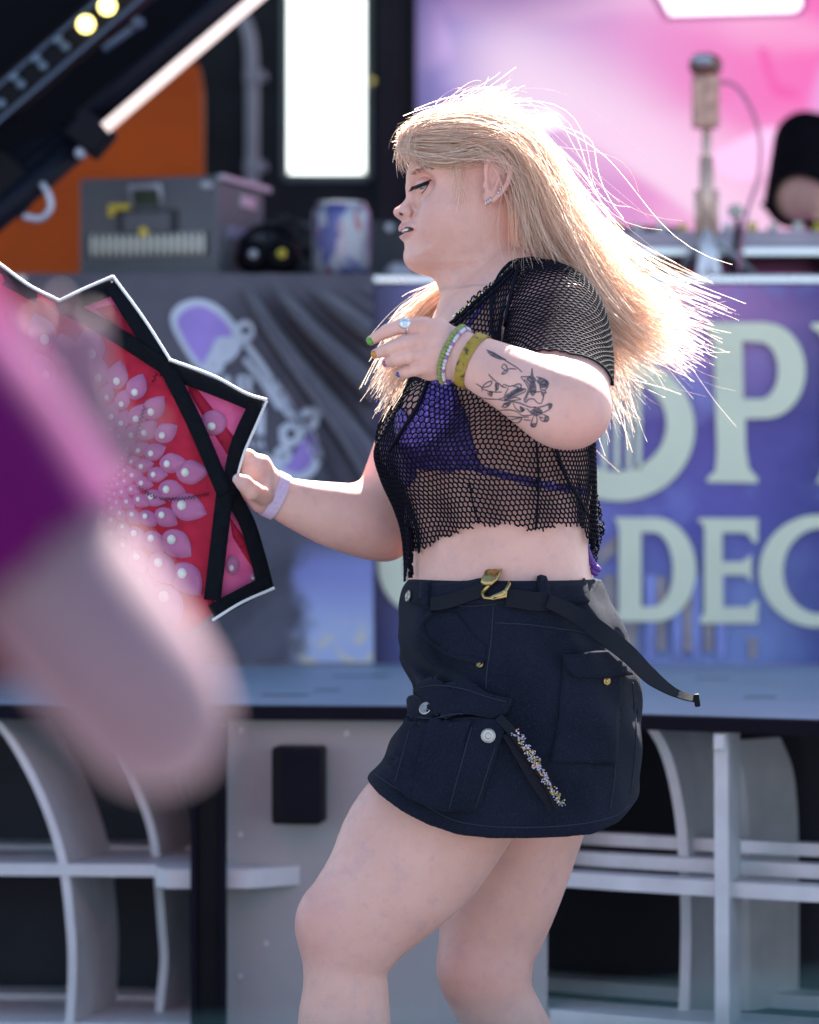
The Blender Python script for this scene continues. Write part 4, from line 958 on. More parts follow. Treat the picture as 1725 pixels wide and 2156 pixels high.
base = mixc(nt, mth(nt, 'MULTIPLY', sr.outputs[1], .55), base, (.62, .25, .22))
base = mixc(nt, mth(nt, 'MULTIPLY', sr.outputs[0], .9), base, (.56, .20, .21))
base = mixc(nt, sr.outputs[2], base, (.06, .015, .015))
nt.links.new(base, b.inputs['Base Color']); b.inputs['Roughness'].default_value = .48; b.inputs['Specular IOR Level'].default_value = .4
b.inputs['Subsurface Weight'].default_value = .22; b.inputs['Subsurface Radius'].default_value = (1.0, .35, .2); b.inputs['Subsurface Scale'].default_value = .012
bump(nt, mth(nt, 'ADD', n3, mth(nt, 'MULTIPLY', noise(nt, v, 38, 4), 2.2)), .30, .0009, b); M_skin = m
bodyo = link('body', me, M_skin, dancer)
BODY = BVHTree.FromPolygons([tuple(q) for q in BV], [tuple(q) for q in BF])
# ================================================================== DANCER: face details and hair
M_eye = simple('eye_white', (.36, .35, .36), .15, var=.03); M_iris = simple('grey_blue_iris', (.10, .16, .20), .2, var=.3, nscale=200)
M_lash = simple('black_lash', (.006, .005, .006), .6); M_teeth = simple('teeth', (.80, .76, .68), .2, var=.03)
for s_ in (-1, 1):
    c = np.array(W(895.5, 394, 0))+np.array([0, .0325*s_, 0])
    ey = MB().ellipsoid(c, (.0113, .0113, .0113), 18).build('eye', M_eye, dancer, smooth=True)
    g = np.array([-.97, .10*s_, -.22]); g /= np.linalg.norm(g)
    MB().ellipsoid(c+g*.0080, (.0052, .0052, .0052), 10).build('iris', M_iris, ey, smooth=True)
tt = MB()
for k in range(-5, 6):
    a = k*.20; p = np.array(W(869, 484.5, 0))+np.array([-.0125*math.cos(a)*1.0, .026*math.sin(a), 0]); tt.box(p, (.006, .0062, .0066), (0, 0, a*.8), bev=.0012)
tt.build('teeth', M_teeth, dancer)
def strands(paths, r0, r1, mat, name, parent, sides=3, attr=None):
    """paths (n,m,3) -> one mesh of thin tapering strands"""
    n, m, _ = paths.shape
    T = np.gradient(paths, axis=1); T /= np.linalg.norm(T, axis=2)[..., None]+1e-9
    a = np.broadcast_to(np.array([0.2, -.9, .3]), T.shape); u = np.cross(T, a); u /= np.linalg.norm(u, axis=2)[..., None]+1e-9; v = np.cross(T, u)
    rr = (np.linspace(1, 0, m)[None, :, None]*np.asarray(r0).reshape(-1, 1, 1)+np.linspace(0, 1, m)[None, :, None]*np.asarray(r1).reshape(-1, 1, 1))
    if sides == 2:                                          # thin flat hair
        th = rng.uniform(0, math.pi, (n, 1, 1)); du = math.pi*0+np.cos(th)*u+np.sin(th)*v; Vs = [paths-rr*du, paths+rr*du]
    else: Vs = [paths+rr*(math.cos(2*math.pi*k/sides)*u+math.sin(2*math.pi*k/sides)*v) for k in range(sides)]
    V = np.stack(Vs, 2).reshape(-1, 3)                      # n,m,sides
    base = (np.arange(n)*m*sides)[:, None, None, None]+(np.arange(m-1)*sides)[None, :, None, None]
    k = np.arange(1 if sides == 2 else sides)[None, None, :, None]; k2 = (k+1) % sides
    F = np.concatenate([base+k, base+k2, base+sides+k2, base+sides+k], 3).reshape(-1, 4)
    me = np_mesh(name, V, F)
    if attr is not None:
        ca = me.color_attributes.new('shade', 'FLOAT_COLOR', 'POINT'); q = np.repeat(attr, m*sides)
        ca.data.foreach_set('color', np.stack([q, q, q, np.ones_like(q)], 1).astype(np.float32).ravel())
    return link(name, me, mat, parent)
# lashes, lash line, brow
def surf(px, py, lift=0.0006):
    l, nn = cast(BODY, px, py)
    if l is None: return None
    return l+nn*lift
line = catmull(np.array([(868, 394), (875, 391.5), (884, 388.5), (893, 384.5), (904, 381)], float), 30)
P = []
for i, (a, b_) in enumerate(np.repeat(line, 3, 0)):
    s0 = surf(a+rng.normal(0, .5), b_+rng.normal(0, .5), .0002)
    if s0 is None: continue
    L = .0100*rng.uniform(.7, 1.15); f = i/90; d0 = np.array([-.25+.15*f, -.55, -1.05]); d1 = np.array([-.60+.2*f, -.0, .35])
    ts = np.linspace(0, 1, 7)[:, None]; P.append(s0+L*(ts*d0*.8+ts**2*d1*.55)+rng.normal(0, .0003, 3)*ts)
strands(np.array(P), np.full(len(P), .0006), np.full(len(P), .0002), M_lash, 'eyelashes', dancer)
ll = [surf(a, b_, .0004) for a, b_ in catmull(np.array([(869, 394.5), (877, 391.5), (886, 388), (896, 383.5), (907, 380)], float), 24)]
lw = [surf(a, b_, .0003) for a, b_ in catmull(np.array([(888, 407), (893, 402), (899, 394), (904, 384)], float), 16)]
q = MB(); q.tube(np.array([p for p in ll if p is not None]), .0011, 5); q.tube(np.array([p for p in lw if p is not None]), .0006, 5); q.build('lash_line', M_lash, dancer, smooth=True)
P = []
for i in range(130):
    t = rng.uniform(0, 1); a = 866+t*44; b_ = 366-14*math.sin(t*2.2)+rng.normal(0, 2.2)
    s0 = surf(a, b_, .0003); s1 = surf(a+6, b_-1.5+3*t, .0008)
    if s0 is None or s1 is None: continue
    P.append(np.linspace(s0, s1, 4))
M_brow = simple('brown_brow', (.30, .17, .10), .6)
strands(np.array(P), np.full(len(P), .0003), np.full(len(P), .0001), M_brow, 'eyebrow', dancer)

# ---- hair -----------------------------------------------------------------
m, nt, b = new_mat('blond_hair')
at_ = nt.nodes.new('ShaderNodeAttribute'); at_.attribute_name = 'shade'
col = ramp(nt, at_.outputs['Fac'], [(0, (.54, .33, .235)), (.35, (.79, .56, .43)), (.75, (.90, .74, .61)), (1, (.97, .88, .78))])
df = nt.nodes.new('ShaderNodeBsdfDiffuse'); tr_ = nt.nodes.new('ShaderNodeBsdfTranslucent'); gl = nt.nodes.new('ShaderNodeBsdfGlossy'); gl.inputs['Roughness'].default_value = .38
nt.links.new(col, df.inputs[0]); nt.links.new(col, tr_.inputs[0]); gl.inputs[0].default_value = (.9, .8, .65, 1)
mx = nt.nodes.new('ShaderNodeMixShader'); mx.inputs[0].default_value = .64; nt.links.new(df.outputs[0], mx.inputs[1]); nt.links.new(tr_.outputs[0], mx.inputs[2])
mx2 = nt.nodes.new('ShaderNodeMixShader'); mx2.inputs[0].default_value = .13; nt.links.new(mx.outputs[0], mx2.inputs[1]); nt.links.new(gl.outputs[0], mx2.inputs[2])
nt.links.new(mx2.outputs[0], nt.nodes['Material Output'].inputs[0]); M_hair = m
def sheet(guides, n, m=22, spread0=.003, spread1=.02, wob=.006, clump=26, len_var=.18, push=0.0):
    G = np.array([catmull(np.array([W(*p) for p in g]), m) for g in guides]); ng = len(G)
    cl_u = rng.uniform(0, ng-1, clump); cl_off = rng.normal(0, 1, (clump, 3)); cl_ph = rng.uniform(0, 6.28, (clump, 3))
    ci = rng.integers(0, clump, n); u = np.clip(rng.uniform(0, ng-1, n)*.32+.68*(cl_u[ci]+rng.normal(0, .10, n)), 0, ng-1-1e-6); i = u.astype(int); f = (u-i)[:, None, None]
    P = G[i]*(1-f)+G[np.minimum(i+1, ng-1)]*f
    t = np.linspace(0, 1, m)[None, :, None]
    tl = rng.uniform(1-len_var, 1.0, n)
    # shorten by resampling
    k = tl[:, None]*np.linspace(0, m-1, m)[None]; k0 = np.clip(k.astype(int), 0, m-2); kf = (k-k0)[..., None]
    P = P[np.arange(n)[:, None], k0]*(1-kf)+P[np.arange(n)[:, None], k0+1]*kf
    P = P+rng.normal(0, 1, (n, 1, 3))*(spread0+(spread1*.42-spread0)*t**1.5)+cl_off[ci][:, None, :]*(spread1*.85*t**1.6)
    ph = cl_ph[ci][:, None, :]+rng.normal(0, .5, (n, 1, 3)); P = P+wob*t*np.sin(t*7.5+ph)
    shade = np.clip(.5+.22*rng.normal(0, 1, n)+.22*np.sin(ci*12.9898), 0, 1)
    return P, shade
HS = []
near_sheet = [[(862, 318, -.040), (884, 336, -.058), (930, 350, -.073), (985, 340, -.083), (1040, 318, -.090), (1085, 345, -.088), (1116, 440, -.078), (1152, 550, -.05), (1222, 632, -.01), (1295, 692, .04), (1365, 730, .06)],
              [(850, 310, -.034), (885, 312, -.058), (950, 318, -.079), (1015, 303, -.086), (1065, 312, -.088), (1108, 380, -.084), (1140, 490, -.075), (1192, 582, -.045), (1272, 662, 0), (1375, 722, .04)],
              [(848, 290, -.025), (890, 280, -.056), (960, 276, -.076), (1030, 282, -.086), (1085, 310, -.088), (1130, 390, -.080), (1165, 480, -.068), (1225, 590, -.04), (1310, 690, 0), (1400, 760, .03)],
              [(856, 272, -.012), (910, 258, -.045), (980, 250, -.066), (1050, 260, -.074), (1108, 300, -.074), (1152, 380, -.066), (1190, 470, -.055), (1255, 575, -.02), (1350, 665, .01), (1465, 725, .03)],
              [(880, 254, 0), (940, 236, -.022), (1010, 229, -.036), (1078, 246, -.040), (1130, 296, -.040), (1170, 370, -.035), (1210, 470, -.02), (1275, 560, 0), (1375, 645, .03), (1490, 705, .05)],
              [(892, 250, .02), (950, 231, .02), (1020, 226, .02), (1090, 250, .02), (1142, 304, .02), (1182, 380, .02), (1225, 480, .03), (1290, 565, .05), (1370, 625, .07), (1450, 665, .08)]]
HS.append(sheet(near_sheet, 3000, 24, .003, .026, .010, 52, .34)); HS.append(sheet(near_sheet[:4], 420, 24, .006, .040, .016, 34, .45))
HS.append(sheet([[(q[0], q[1]+4, -q[2]+.01) for q in g] for g in near_sheet[:5]], 520, 22, .003, .026, .007, 24))
back = [[(1078, 372, -.076), (1080, 440, -.070), (1086, 520, -.05), (1122, 588, 0), (1192, 655, .05), (1252, 712, .08), (1305, 770, .09)],
        [(1086, 350, -.078), (1102, 430, -.072), (1124, 520, -.058), (1174, 598, -.02), (1240, 668, .03), (1302, 720, .06), (1365, 760, .07)],
        [(1092, 335, -.078), (1130, 430, -.072), (1168, 530, -.056), (1228, 622, -.02), (1302, 692, .02), (1385, 742, .05)],
        [(1105, 325, -.068), (1150, 430, -.06), (1200, 545, -.035), (1270, 640, 0), (1360, 705, .04), (1450, 740, .05)]]
HS.append(sheet(back, 1150, 22, .004, .024, .010, 40, .34))
HS.append(sheet([[(q[0]+10, q[1], .02+.6*i/6) if False else (q[0]+10, q[1], abs(q[2])*.6+.03) for i, q in enumerate(g)] for g in back], 420, 20, .006, .030, .009, 26))
# tips that show right of the elbow
HS.append(sheet([[(1200, 560, .02), (1245, 680, .04), (1275, 790, .05), (1318, 880, .05)], [(1225, 560, .02), (1280, 680, .04), (1300, 800, .05), (1345, 905, .04)], [(1210, 600, .02), (1255, 740, .04), (1268, 840, .04), (1300, 935, .03)]], 330, 18, .01, .03, .008, 26, .35))
# fringe and temple wisps
HS.append(sheet([[(945, 232, -.02), (885, 242, -.02), (846, 275, -.018), (838, 315, -.016), (848, 350, -.022)], [(950, 236, -.03), (895, 250, -.038), (858, 285, -.04), (855, 325, -.045), (874, 352, -.056)], [(960, 240, -.04), (912, 262, -.056), (882, 300, -.064), (888, 336, -.070), (922, 360, -.076)]], 330, 16, .003, .008, .004, 16, .35))
HS.append(sheet([[(930, 330, -.076), (945, 370, -.078), (950, 420, -.078), (948, 450, -.074)], [(985, 330, -.086), (992, 372, -.084), (1000, 405, -.083), (998, 430, -.08)]], 46, 12, .002, .006, .003, 8, .4))
# lock blown forward under the chin
HS.append(sheet([[(1000, 545, .085), (950, 585, .090), (890, 605, .075), (848, 640, .06), (828, 652, .05)], [(1000, 560, .085), (945, 610, .085), (885, 655, .06), (845, 730, .03), (806, 830, .01)], [(1000, 590, .08), (950, 645, .07), (905, 690, .05), (858, 760, .02), (800, 850, .0)], [(1000, 610, .07), (960, 670, .06), (925, 720, .03), (870, 780, .0), (830, 830, .0)]], 900, 16, .004, .012, .004, 24, .3))
# fly-aways
fly = near_sheet[2:]+back[1:]
P, s_ = sheet(fly, 130, 24, .010, .070, .030, 60, .4); HS.append((P, s_))
P, s_ = sheet([[(905, 248, 0), (900, 224, -.01), (940, 205, -.02), (1010, 216, -.02)], [(950, 236, 0), (1000, 208, .0), (1060, 195, .0), (1085, 172, .0)], [(1000, 215, 0), (1050, 205, 0), (1100, 212, 0), (1125, 228, 0)], [(870, 268, 0), (862, 250, -.01), (890, 225, -.02), (960, 214, -.02)]], 90, 14, .004, .014, .005, 30, .4); HS.append((P, s_))
hairo = thing_hair = None
allv = []
for k, (P, sh) in enumerate(HS):
    m_ = P.shape[1]
    Q = np.stack([catmull_row for catmull_row in P]) if m_ == 22 else np.stack([np.stack([np.interp(np.linspace(0, m_-1, 22), np.arange(m_), row[:, c]) for c in range(3)], 1) for row in P])
    allv.append((Q, sh))
Q = np.concatenate([a for a, _ in allv]); SH = np.concatenate([b_ for _, b_ in allv])
# keep strands off the skin of the head
flat = Q.reshape(-1, 3); hc = W(1000, 350, 0)
idx = np.nonzero((np.abs(flat[:, 0]-hc[0]) < .13) & (np.abs(flat[:, 2]-hc[2]) < .16))[0]
for j in idx:
    l, nn, _, dist = BODY.find_nearest(Vector(flat[j]), .035)
    if l is None: continue
    sdist = (Vector(flat[j])-l).dot(nn)
    if sdist < .0035: flat[j] = np.array(l+nn*(.0035+.004*random.random()))
Q = flat.reshape(Q.shape)
n = len(Q); r0 = rng.uniform(.00035, .00062, n); r1 = rng.uniform(.00015, .0003, n)
hair = strands(Q, r0*.92, r1*1.0, M_hair, 'hair', dancer, 2, SH)
# scalp cap under the strands
cap = [(846, 300), (866, 338), (920, 350), (975, 342), (1020, 326), (1062, 330), (1084, 362), (1092, 440), (1090, 530), (1160, 530), (1190, 400), (1150, 250), (1050, 200), (930, 205), (850, 250)]
capP = np.array(cap, float)
def inpoly(P, pts):
    x, y = pts[:, 0], pts[:, 1]; c = np.zeros(len(pts), bool); Q2 = np.roll(P, -1, 0)
    for (ax, ay), (bx, by) in zip(P, Q2):
        if ay != by: c ^= ((ay > y) != (by > y)) & (x < (bx-ax)*(y-ay)/(by-ay)+ax)
    return c
hv, hf, _ = pieces[2]; cen = to_px(hv[hf].mean(1)); mk = inpoly(capP, cen); hf2 = hf[mk]; uu, inv = np.unique(hf2, return_inverse=True); hv2 = hv[uu]
ctr = np.array(W(1000, 370, 0)); nrm = hv2-ctr; nrm /= np.linalg.norm(nrm, axis=1)[:, None]
m, nt, b = new_mat('hair_scalp'); f_ = noise(nt, coords(nt, (1, 1, 6)), 60, 4); nt.links.new(ramp(nt, f_, [(.3, (.30, .16, .08)), (.7, (.56, .34, .18))]), b.inputs['Base Color']); b.inputs['Roughness'].default_value = .6
link('scalp', np_mesh('scalp', hv2+nrm*.0022, inv.reshape(hf2.shape)), m, dancer)
# ================================================================== DANCER: clothing
M_net = simple('black_fishnet', (.0045, .004, .010), .75, var=.3, spec=.12)
def sdist(bvh, p, rmax=.08):
    l, nn, _, _d = bvh.find_nearest(Vector(p), rmax)
    if l is None: return None, None, None
    return (Vector(p)-l).dot(nn), np.array(l), np.array(nn)
def push_out(P, gap, bvh=None):
    bvh = bvh or BODY
    for i in range(len(P)):
        d, l, nn = sdist(bvh, P[i])
        if d is not None and d < gap: P[i] = l+nn*gap
    return P
def net(pointfn, rows, cols, wrap, keep, r, name, mat, parent):
    """honeycomb of thin threads: pointfn(row, col fraction arrays) -> points; keep(px,py,pts) -> mask"""
    R, Cc = np.meshgrid(np.arange(rows), np.arange(cols), indexing='ij')
    par = (R+Cc) % 2; rr = R+np.where(par == 0, .18, -.18)
    P = pointfn(rr.ravel()/(rows-1), Cc.ravel()/(cols if wrap else cols-1)); ok = keep(to_px(P), P)
    sel = np.nonzero(ok)[0]; P[sel] = push_out(P[sel].copy(), .0035)
    idx = np.arange(rows*cols).reshape(rows, cols); E = []
    nxt = np.roll(idx, -1, 1)
    h = np.stack([idx.ravel(), nxt.ravel()], 1) if wrap else np.stack([idx[:, :-1].ravel(), idx[:, 1:].ravel()], 1); E.append(h)
    m_ = (par[:-1] == 0); E.append(np.stack([idx[:-1][m_], idx[1:][m_]], 1)); E = np.concatenate(E)
    E = E[ok[E[:, 0]] & ok[E[:, 1]]]
    L = np.linalg.norm(P[E[:, 0]]-P[E[:, 1]], axis=1); E = E[(L < .03) & (L > 1e-5)]
    A, Bq = P[E[:, 0]], P[E[:, 1]]; T = Bq-A; T /= np.linalg.norm(T, axis=1)[:, None]
    u = np.cross(T, np.array([.13, .9, .21])); u /= np.linalg.norm(u, axis=1)[:, None]; v = np.cross(T, u)
    A = A-T*r*.5; Bq = Bq+T*r*.5; Vs = []
    for Q in (A, Bq):
        for k in range(4):
            t = math.pi/2*k+.78; Vs.append(Q+r*(math.cos(t)*u+math.sin(t)*v))
    V = np.stack(Vs, 1).reshape(-1, 3); b0 = (np.arange(len(E))*8)[:, None]
    F = np.concatenate([b0+np.array([[k, (k+1) % 4, 4+(k+1) % 4, 4+k]]) for k in range(4)], 0)
    return link(name, np_mesh(name, V, F), mat, parent), P, ok
_c = BV[BF].mean(1); _k = ~((_c[:, 1] < -.20) | ((_c[:, 0] < wx(955)) & (_c[:, 1] < -.165)) | ((_c[:, 1] < -.185) & (to_px(_c)[:, 1] > 700))); TNET = BVHTree.FromPolygons([tuple(q) for q in BV], [tuple(q) for q in BF[_k]])
# ---- purple bikini top under the net
M_bik = None
m, nt, b = new_mat('purple_sequins'); vo = nt.nodes.new('ShaderNodeTexVoronoi'); vo.inputs['Scale'].default_value = 240; nt.links.new(coords(nt), vo.inputs['Vector'])
nt.links.new(ramp(nt, vo.outputs['Color'], [(0, (.025, .010, .09)), (.5, (.065, .03, .22)), (1, (.22, .12, .44))]), b.inputs['Base Color']); b.inputs['Metallic'].default_value = .3; b.inputs['Roughness'].default_value = .35
bump(nt, vo.outputs['Distance'], .7, .002, b); M_bik = m
def shell(polyfn, gap, name, mat, parent, region):
    """skin-tight piece: body faces whose picture position lies in the outline, lifted by gap"""
    cen = BV[BF].mean(1); c2 = to_px(cen); mk = polyfn(c2, cen)
    f2 = BF[mk]; uu, inv = np.unique(f2, return_inverse=True); v2 = BV[uu]+BN[uu]*gap; f2 = inv.reshape(f2.shape)
    # close with an inner layer
    n_ = len(v2); e = np.concatenate([f2[:, [0, 1]], f2[:, [1, 2]], f2[:, [2, 3]], f2[:, [3, 0]]]); key = {}
    for a, b_ in e: key[(a, b_)] = key.get((a, b_), 0)+1
    bd = [(a, b_) for (a, b_) in key if (b_, a) not in key]
    vin = BV[uu]-BN[uu]*.001; F = [tuple(q) for q in f2]+[(b_, a, a+n_, b_+n_) for a, b_ in bd]
    return link(name, np_mesh(name, np.concatenate([v2, vin]), F), mat, parent)
nearcup = np.array([(915, 800), (950, 800), (985, 880), (1012, 985), (950, 992), (880, 985), (858, 955), (868, 880)], float)
farcup = np.array([(800, 1000), (815, 900), (850, 860), (872, 900), (866, 960), (880, 1000), (845, 1040)], float)
bik = shell(lambda c, p: (p[:, 1] < .03) & ((inpoly(nearcup, c) & (p[:, 1] < -.03)) | (inpoly(farcup, c))), .004, 'bikini_top', M_bik, dancer, None)
def band(pts, w, t, name, mat, parent, bvh=None, lift=.002, n=60, width_end=None):
    """flat strap lying on the body along picture points"""
    path = catmull(np.array(pts, float), n); out = []
    for a, b_ in path:
        l, nn = cast(bvh or TNET, a, b_)
        if l is not None: out.append((l+nn*lift, nn))
    return ribbon(np.array([p for p, _ in out]), np.array([q for _, q in out]), w, t, name, mat, parent, width_end)
def ribbon(P, N, w, t, name, mat, parent, width_end=None, smooth=True):
    T = np.gradient(P, axis=0); T /= np.linalg.norm(T, axis=1)[:, None]+1e-9; S = np.cross(T, N); S /= np.linalg.norm(S, axis=1)[:, None]+1e-9; N = np.cross(S, T)
    w = np.broadcast_to(np.asarray(w, float), (len(P),))[:, None]/2
    V = np.stack([P-S*w, P+S*w, P+S*w+N*t, P-S*w+N*t], 1).reshape(-1, 3); F = []
    for i in range(len(P)-1):
        for k in range(4): F.append((i*4+k, i*4+(k+1) % 4, i*4+4+(k+1) % 4, i*4+4+k))
    F += [(3, 2, 1, 0), tuple(len(P)*4-4+k for k in range(4))]
    me = np_mesh(name, V, F, False); return link(name, me, mat, parent)
band([(1000, 985), (1060, 1000), (1130, 1018), (1200, 1030), (1236, 1034)], .010, .002, 'strap', M_bik, bik, lift=.001)
band([(932, 805), (950, 760), (985, 690), (1020, 640)], .007, .002, 'strap', M_bik, bik, lift=.001)
# ---- net top: hangs from the bust
TOPL = [(1075, 610, 0, 92, .125), (1078, 650, 0, 122, .150), (1070, 700, 0, 160, .172), (1058, 770, 0, 186, .178), (1048, 840, 0, 204, .178), (1030, 900, 0, 220, .178), (1020, 950, 0, 232, .178), (1028, 1010, 0, 224, .176), (1042, 1070, 0, 208, .175), (1052, 1120, 0, 200, .175), (1056, 1180, 0, 196, .175), (1058, 1230, 0, 196, .176)]
TS = catmull(np.array([list(W(q[0], q[1], q[2]))+[q[3]/sc(q[2])*.985, q[4]] for q in TOPL]), 200)
Fd = np.array([-math.cos(YAW), -math.sin(YAW), 0]); Sd = np.array([math.sin(YAW), -math.cos(YAW), 0])
def toppt(r, c):
    r = r+.0045*np.sin(c*31+r*9)+.003*np.sin(c*67-r*17); c = c+.0016*np.sin(r*26+c*19)+.0010*np.sin(r*47-c*33)
    k = np.clip(r*199, 0, 198.999); i = k.astype(int); f = (k-i)[:, None]; S = TS[i]*(1-f)+TS[i+1]*f; th = c*2*math.pi
    sq = 1+.06*np.cos(2*th)**2*0
    # soft hanging folds
    fo = .006*np.sin(th*11+r*5)*np.clip(r*1.6-.55, 0, 1)
    return S[:, :3]+Fd*((S[:, 3]+fo)*np.cos(th))[:, None]+Sd*((S[:, 4]+fo)*np.sin(th))[:, None]
hem_x = np.array([700, 862, 870, 905, 950, 1000, 1060, 1100, 1130, 1180, 1225, 1240, 1290]); hem_y = np.array([1225, 1225, 1166, 1150, 1130, 1108, 1106, 1112, 1120, 1108, 1108, 1140, 1150])
def topkeep(px, P):
    hem = np.interp(px[:, 0], hem_x, hem_y)+3.5*np.sin(px[:, 0]*.55)
    nb = np.interp(px[:, 0], [700, 900, 955, 1000, 1050, 1090, 1150], [760, 735, 690, 650, 608, 575, 560])       # neckline
    lat = (P-np.array(W(1060, 700, 0)))@Sd
    ok = (px[:, 1] < hem) & (px[:, 1] > nb)
    seam = np.interp(px[:, 1], [560, 620, 680, 740, 800], [1094, 1082, 1074, 1068, 1065])
    armhole = (lat > .10) & (px[:, 1] < 780) & (px[:, 0] > seam+9)
    return ok & ~armhole
top, TP, TOK = net(toppt, 64, 264, True, topkeep, .00145, 'fishnet_top', M_net, dancer)
# sleeve
SL = catmull(np.array([list(W(a, b_, y))+[h/sc(y), rt] for a, b_, y, h, rt in [(1138, 585, -.075, 52, .9), (1150, 620, -.105, 84, .9), (1165, 660, -.14, 103, .9), (1174, 700, -.17, 110, .9), (1178, 745, -.205, 112, .9), (1180, 790, -.245, 111, .9), (1184, 830, -.28, 108, .9)]]), 120)
def slvpt(r, c):
    k = np.clip(r*119, 0, 118.999); i = k.astype(int); f = (k-i)[:, None]; S = SL[i]*(1-f)+SL[i+1]*f; th = c*2*math.pi
    ax = np.gradient(SL[:, :3], axis=0)[i]; ax /= np.linalg.norm(ax, axis=1)[:, None]; u = np.cross(ax, (0, 1, 0)); u /= np.linalg.norm(u, axis=1)[:, None]; v = np.cross(ax, u)
    return S[:, :3]+u*(S[:, 3]*np.cos(th))[:, None]+v*(S[:, 3]*S[:, 4]*np.sin(th))[:, None]
def slvkeep(px, P):
    seam = np.interp(px[:, 1], [560, 620, 680, 740, 800], [1092, 1080, 1072, 1066, 1063])
    hem = np.interp(px[:, 0], [1050, 1085, 1120, 1170, 1215, 1250, 1290], [758, 750, 743, 742, 756, 785, 812])
    return ((px[:, 0] > seam-3) | (P[:, 1] > -.10)) & (px[:, 1] < hem)
slv, SP, SOK = net(slvpt, 44, 96, True, slvkeep, .00145, 'sleeve', M_net, top)
G_ = SP.reshape(44, 96, 3); O_ = SOK.reshape(44, 96); hm = [G_[np.nonzero(O_[:, c])[0].max(), c] for c in range(96) if O_[:, c].any() and G_[np.nonzero(O_[:, c])[0].max(), c][1] < -.1]
MB().tube(catmull(np.array(hm), 160), .0017, 6).build('hem_cord', M_net, slv, smooth=True)
# far sleeve: short cap over the far shoulder
SL2 = catmull(np.array([list(W(a, b_, y))+[h/sc(y), .95] for a, b_, y, h in [(1010, 640, .13, 80), (985, 690, .16, 92), (950, 770, .18, 96), (915, 850, .185, 95), (890, 915, .185, 93)]]), 120)
SLa, SL = SL, SL2
net(slvpt, 40, 90, True, lambda px, P: np.ones(len(P), bool), .00145, 'sleeve', M_net, top); SL = SLa
# seams, neckline band and hem cords
def cord(pts, r, name, parent, mat=M_net, gap=.004):
    P = np.array(pts); P = push_out(P.copy(), gap); return MB().tube(P, r, 6).build(name, mat, parent, smooth=True)
def on_top(px_, py_, extra=.006):
    l, nn = cast(TNET, px_, py_); return None if l is None else l+nn*extra
for pts in ([(1096, 562), (1084, 620), (1074, 680), (1067, 745)],):
    P = [on_top(a, b_, .007) for a, b_ in catmull(np.array(pts, float), 24)]; MB().tube(np.array([p for p in P if p is not None]), .0028, 6).build('seam', M_net, top, smooth=True)
for pts, r_ in (([(1085, 566), (1050, 600), (1010, 636), (975, 668), (945, 690)], .0030), ([(1090, 570), (1056, 606), (1016, 642), (980, 674), (950, 697)], .0026)):
    P = [on_top(a, b_, .005) for a, b_ in catmull(np.array(pts, float), 40)]; P = [p for p in P if p is not None]
    MB().tube(np.array(P), r_, 6).build('edge_band', M_net, top, smooth=True)
# vertical cords and loose tails, lying on the net
def on_net(px_, py_, back=False):
    c = to_px(TP); k = np.nonzero(TOK & (TP[:, 1] < .02))[0]; j = k[np.argmin((c[k, 0]-px_)**2+(c[k, 1]-py_)**2)]; return TP[j]+np.array([0, -.003, 0])
for pts, r_ in (([(1128, 930), (1130, 1000), (1130, 1060), (1130, 1122)], .0018), ([(985, 1015), (995, 1060), (1008, 1108)], .0015), ([(1165, 925), (1190, 1000), (1225, 1060), (1245, 1110)], .0030), ([(900, 800), (880, 850), (850, 900), (820, 950)], .0030)):
    P = catmull(np.array([on_net(a, b_) for a, b_ in pts]), 30); MB().tube(P, r_, 6).build('gathered_cord', M_net, top, smooth=True)
def tail(pts, y, r, name='loose_tail'):
    P = catmull(np.array([W(a, b_, y) for a, b_ in pts]), 26); q = MB()
    for k in range(7):
        ph = rng.uniform(0, 6.28, 2); t = np.linspace(0, 1, 26); off = np.stack([.004*np.sin(t*26+ph[0]), .004*np.cos(t*21+ph[1]), 0*t], 1); q.tube(P+off*r, .0011, 5)
    return q.build(name, M_net, top, smooth=True)
tail([(862, 1110), (866, 1150), (864, 1185), (866, 1216)], -.06, .9); tail([(1246, 1030), (1256, 1080), (1262, 1115), (1252, 1150), (1244, 1196)], -.02, 1.9); tail([(1240, 1060), (1246, 1120), (1240, 1180)], -.04, 1.6)
M_pur = simple('purple_cord', (.12, .04, .28), .5)
MB().tube(catmull(np.array([W(a, b_, -.05) for a, b_ in [(1232, 1120), (1236, 1150), (1246, 1180), (1252, 1200), (1258, 1212)]]), 20), .0034, 7).build('tie_cord', M_pur, bik, smooth=True)
for a, b_ in ((1248, 1186), (1256, 1196), (1250, 1204)): MB().ellipsoid(W(a, b_, -.05), (.008, .006, .005), 8, rot=(0, .6, 0)).build('tie_bead', M_pur, bik, smooth=True)

# ---- denim skirt ----------------------------------------------------------
m, nt, b = new_mat('black_denim')
v = coords(nt); f1 = noise(nt, v, 8, 5); wv_ = nt.nodes.new('ShaderNodeTexWave'); wv_.inputs['Scale'].default_value = 260; wv_.bands_direction = 'DIAGONAL'; wv_.inputs['Distortion'].default_value = 1.5; nt.links.new(v, wv_.inputs['Vector'])
f2 = noise(nt, v, 500, 2)
base = ramp(nt, f1, [(.3, (.0060, .0080, .0165)), (.7, (.0125, .0155, .0285))]); base = mixc(nt, mth(nt, 'MULTIPLY', sstep(nt, f2, .5, .75), .45), base, (.035, .042, .062))
nt.links.new(base, b.inputs['Base Color']); b.inputs['Roughness'].default_value = .85; b.inputs['Sheen Weight'].default_value = .04; b.inputs['Sheen Roughness'].default_value = .4; b.inputs['Specular IOR Level'].default_value = .1
bump(nt, mth(nt, 'ADD', wv_.outputs['Fac'], f2), .5, .0012, b); M_denim = m
SK = Field()
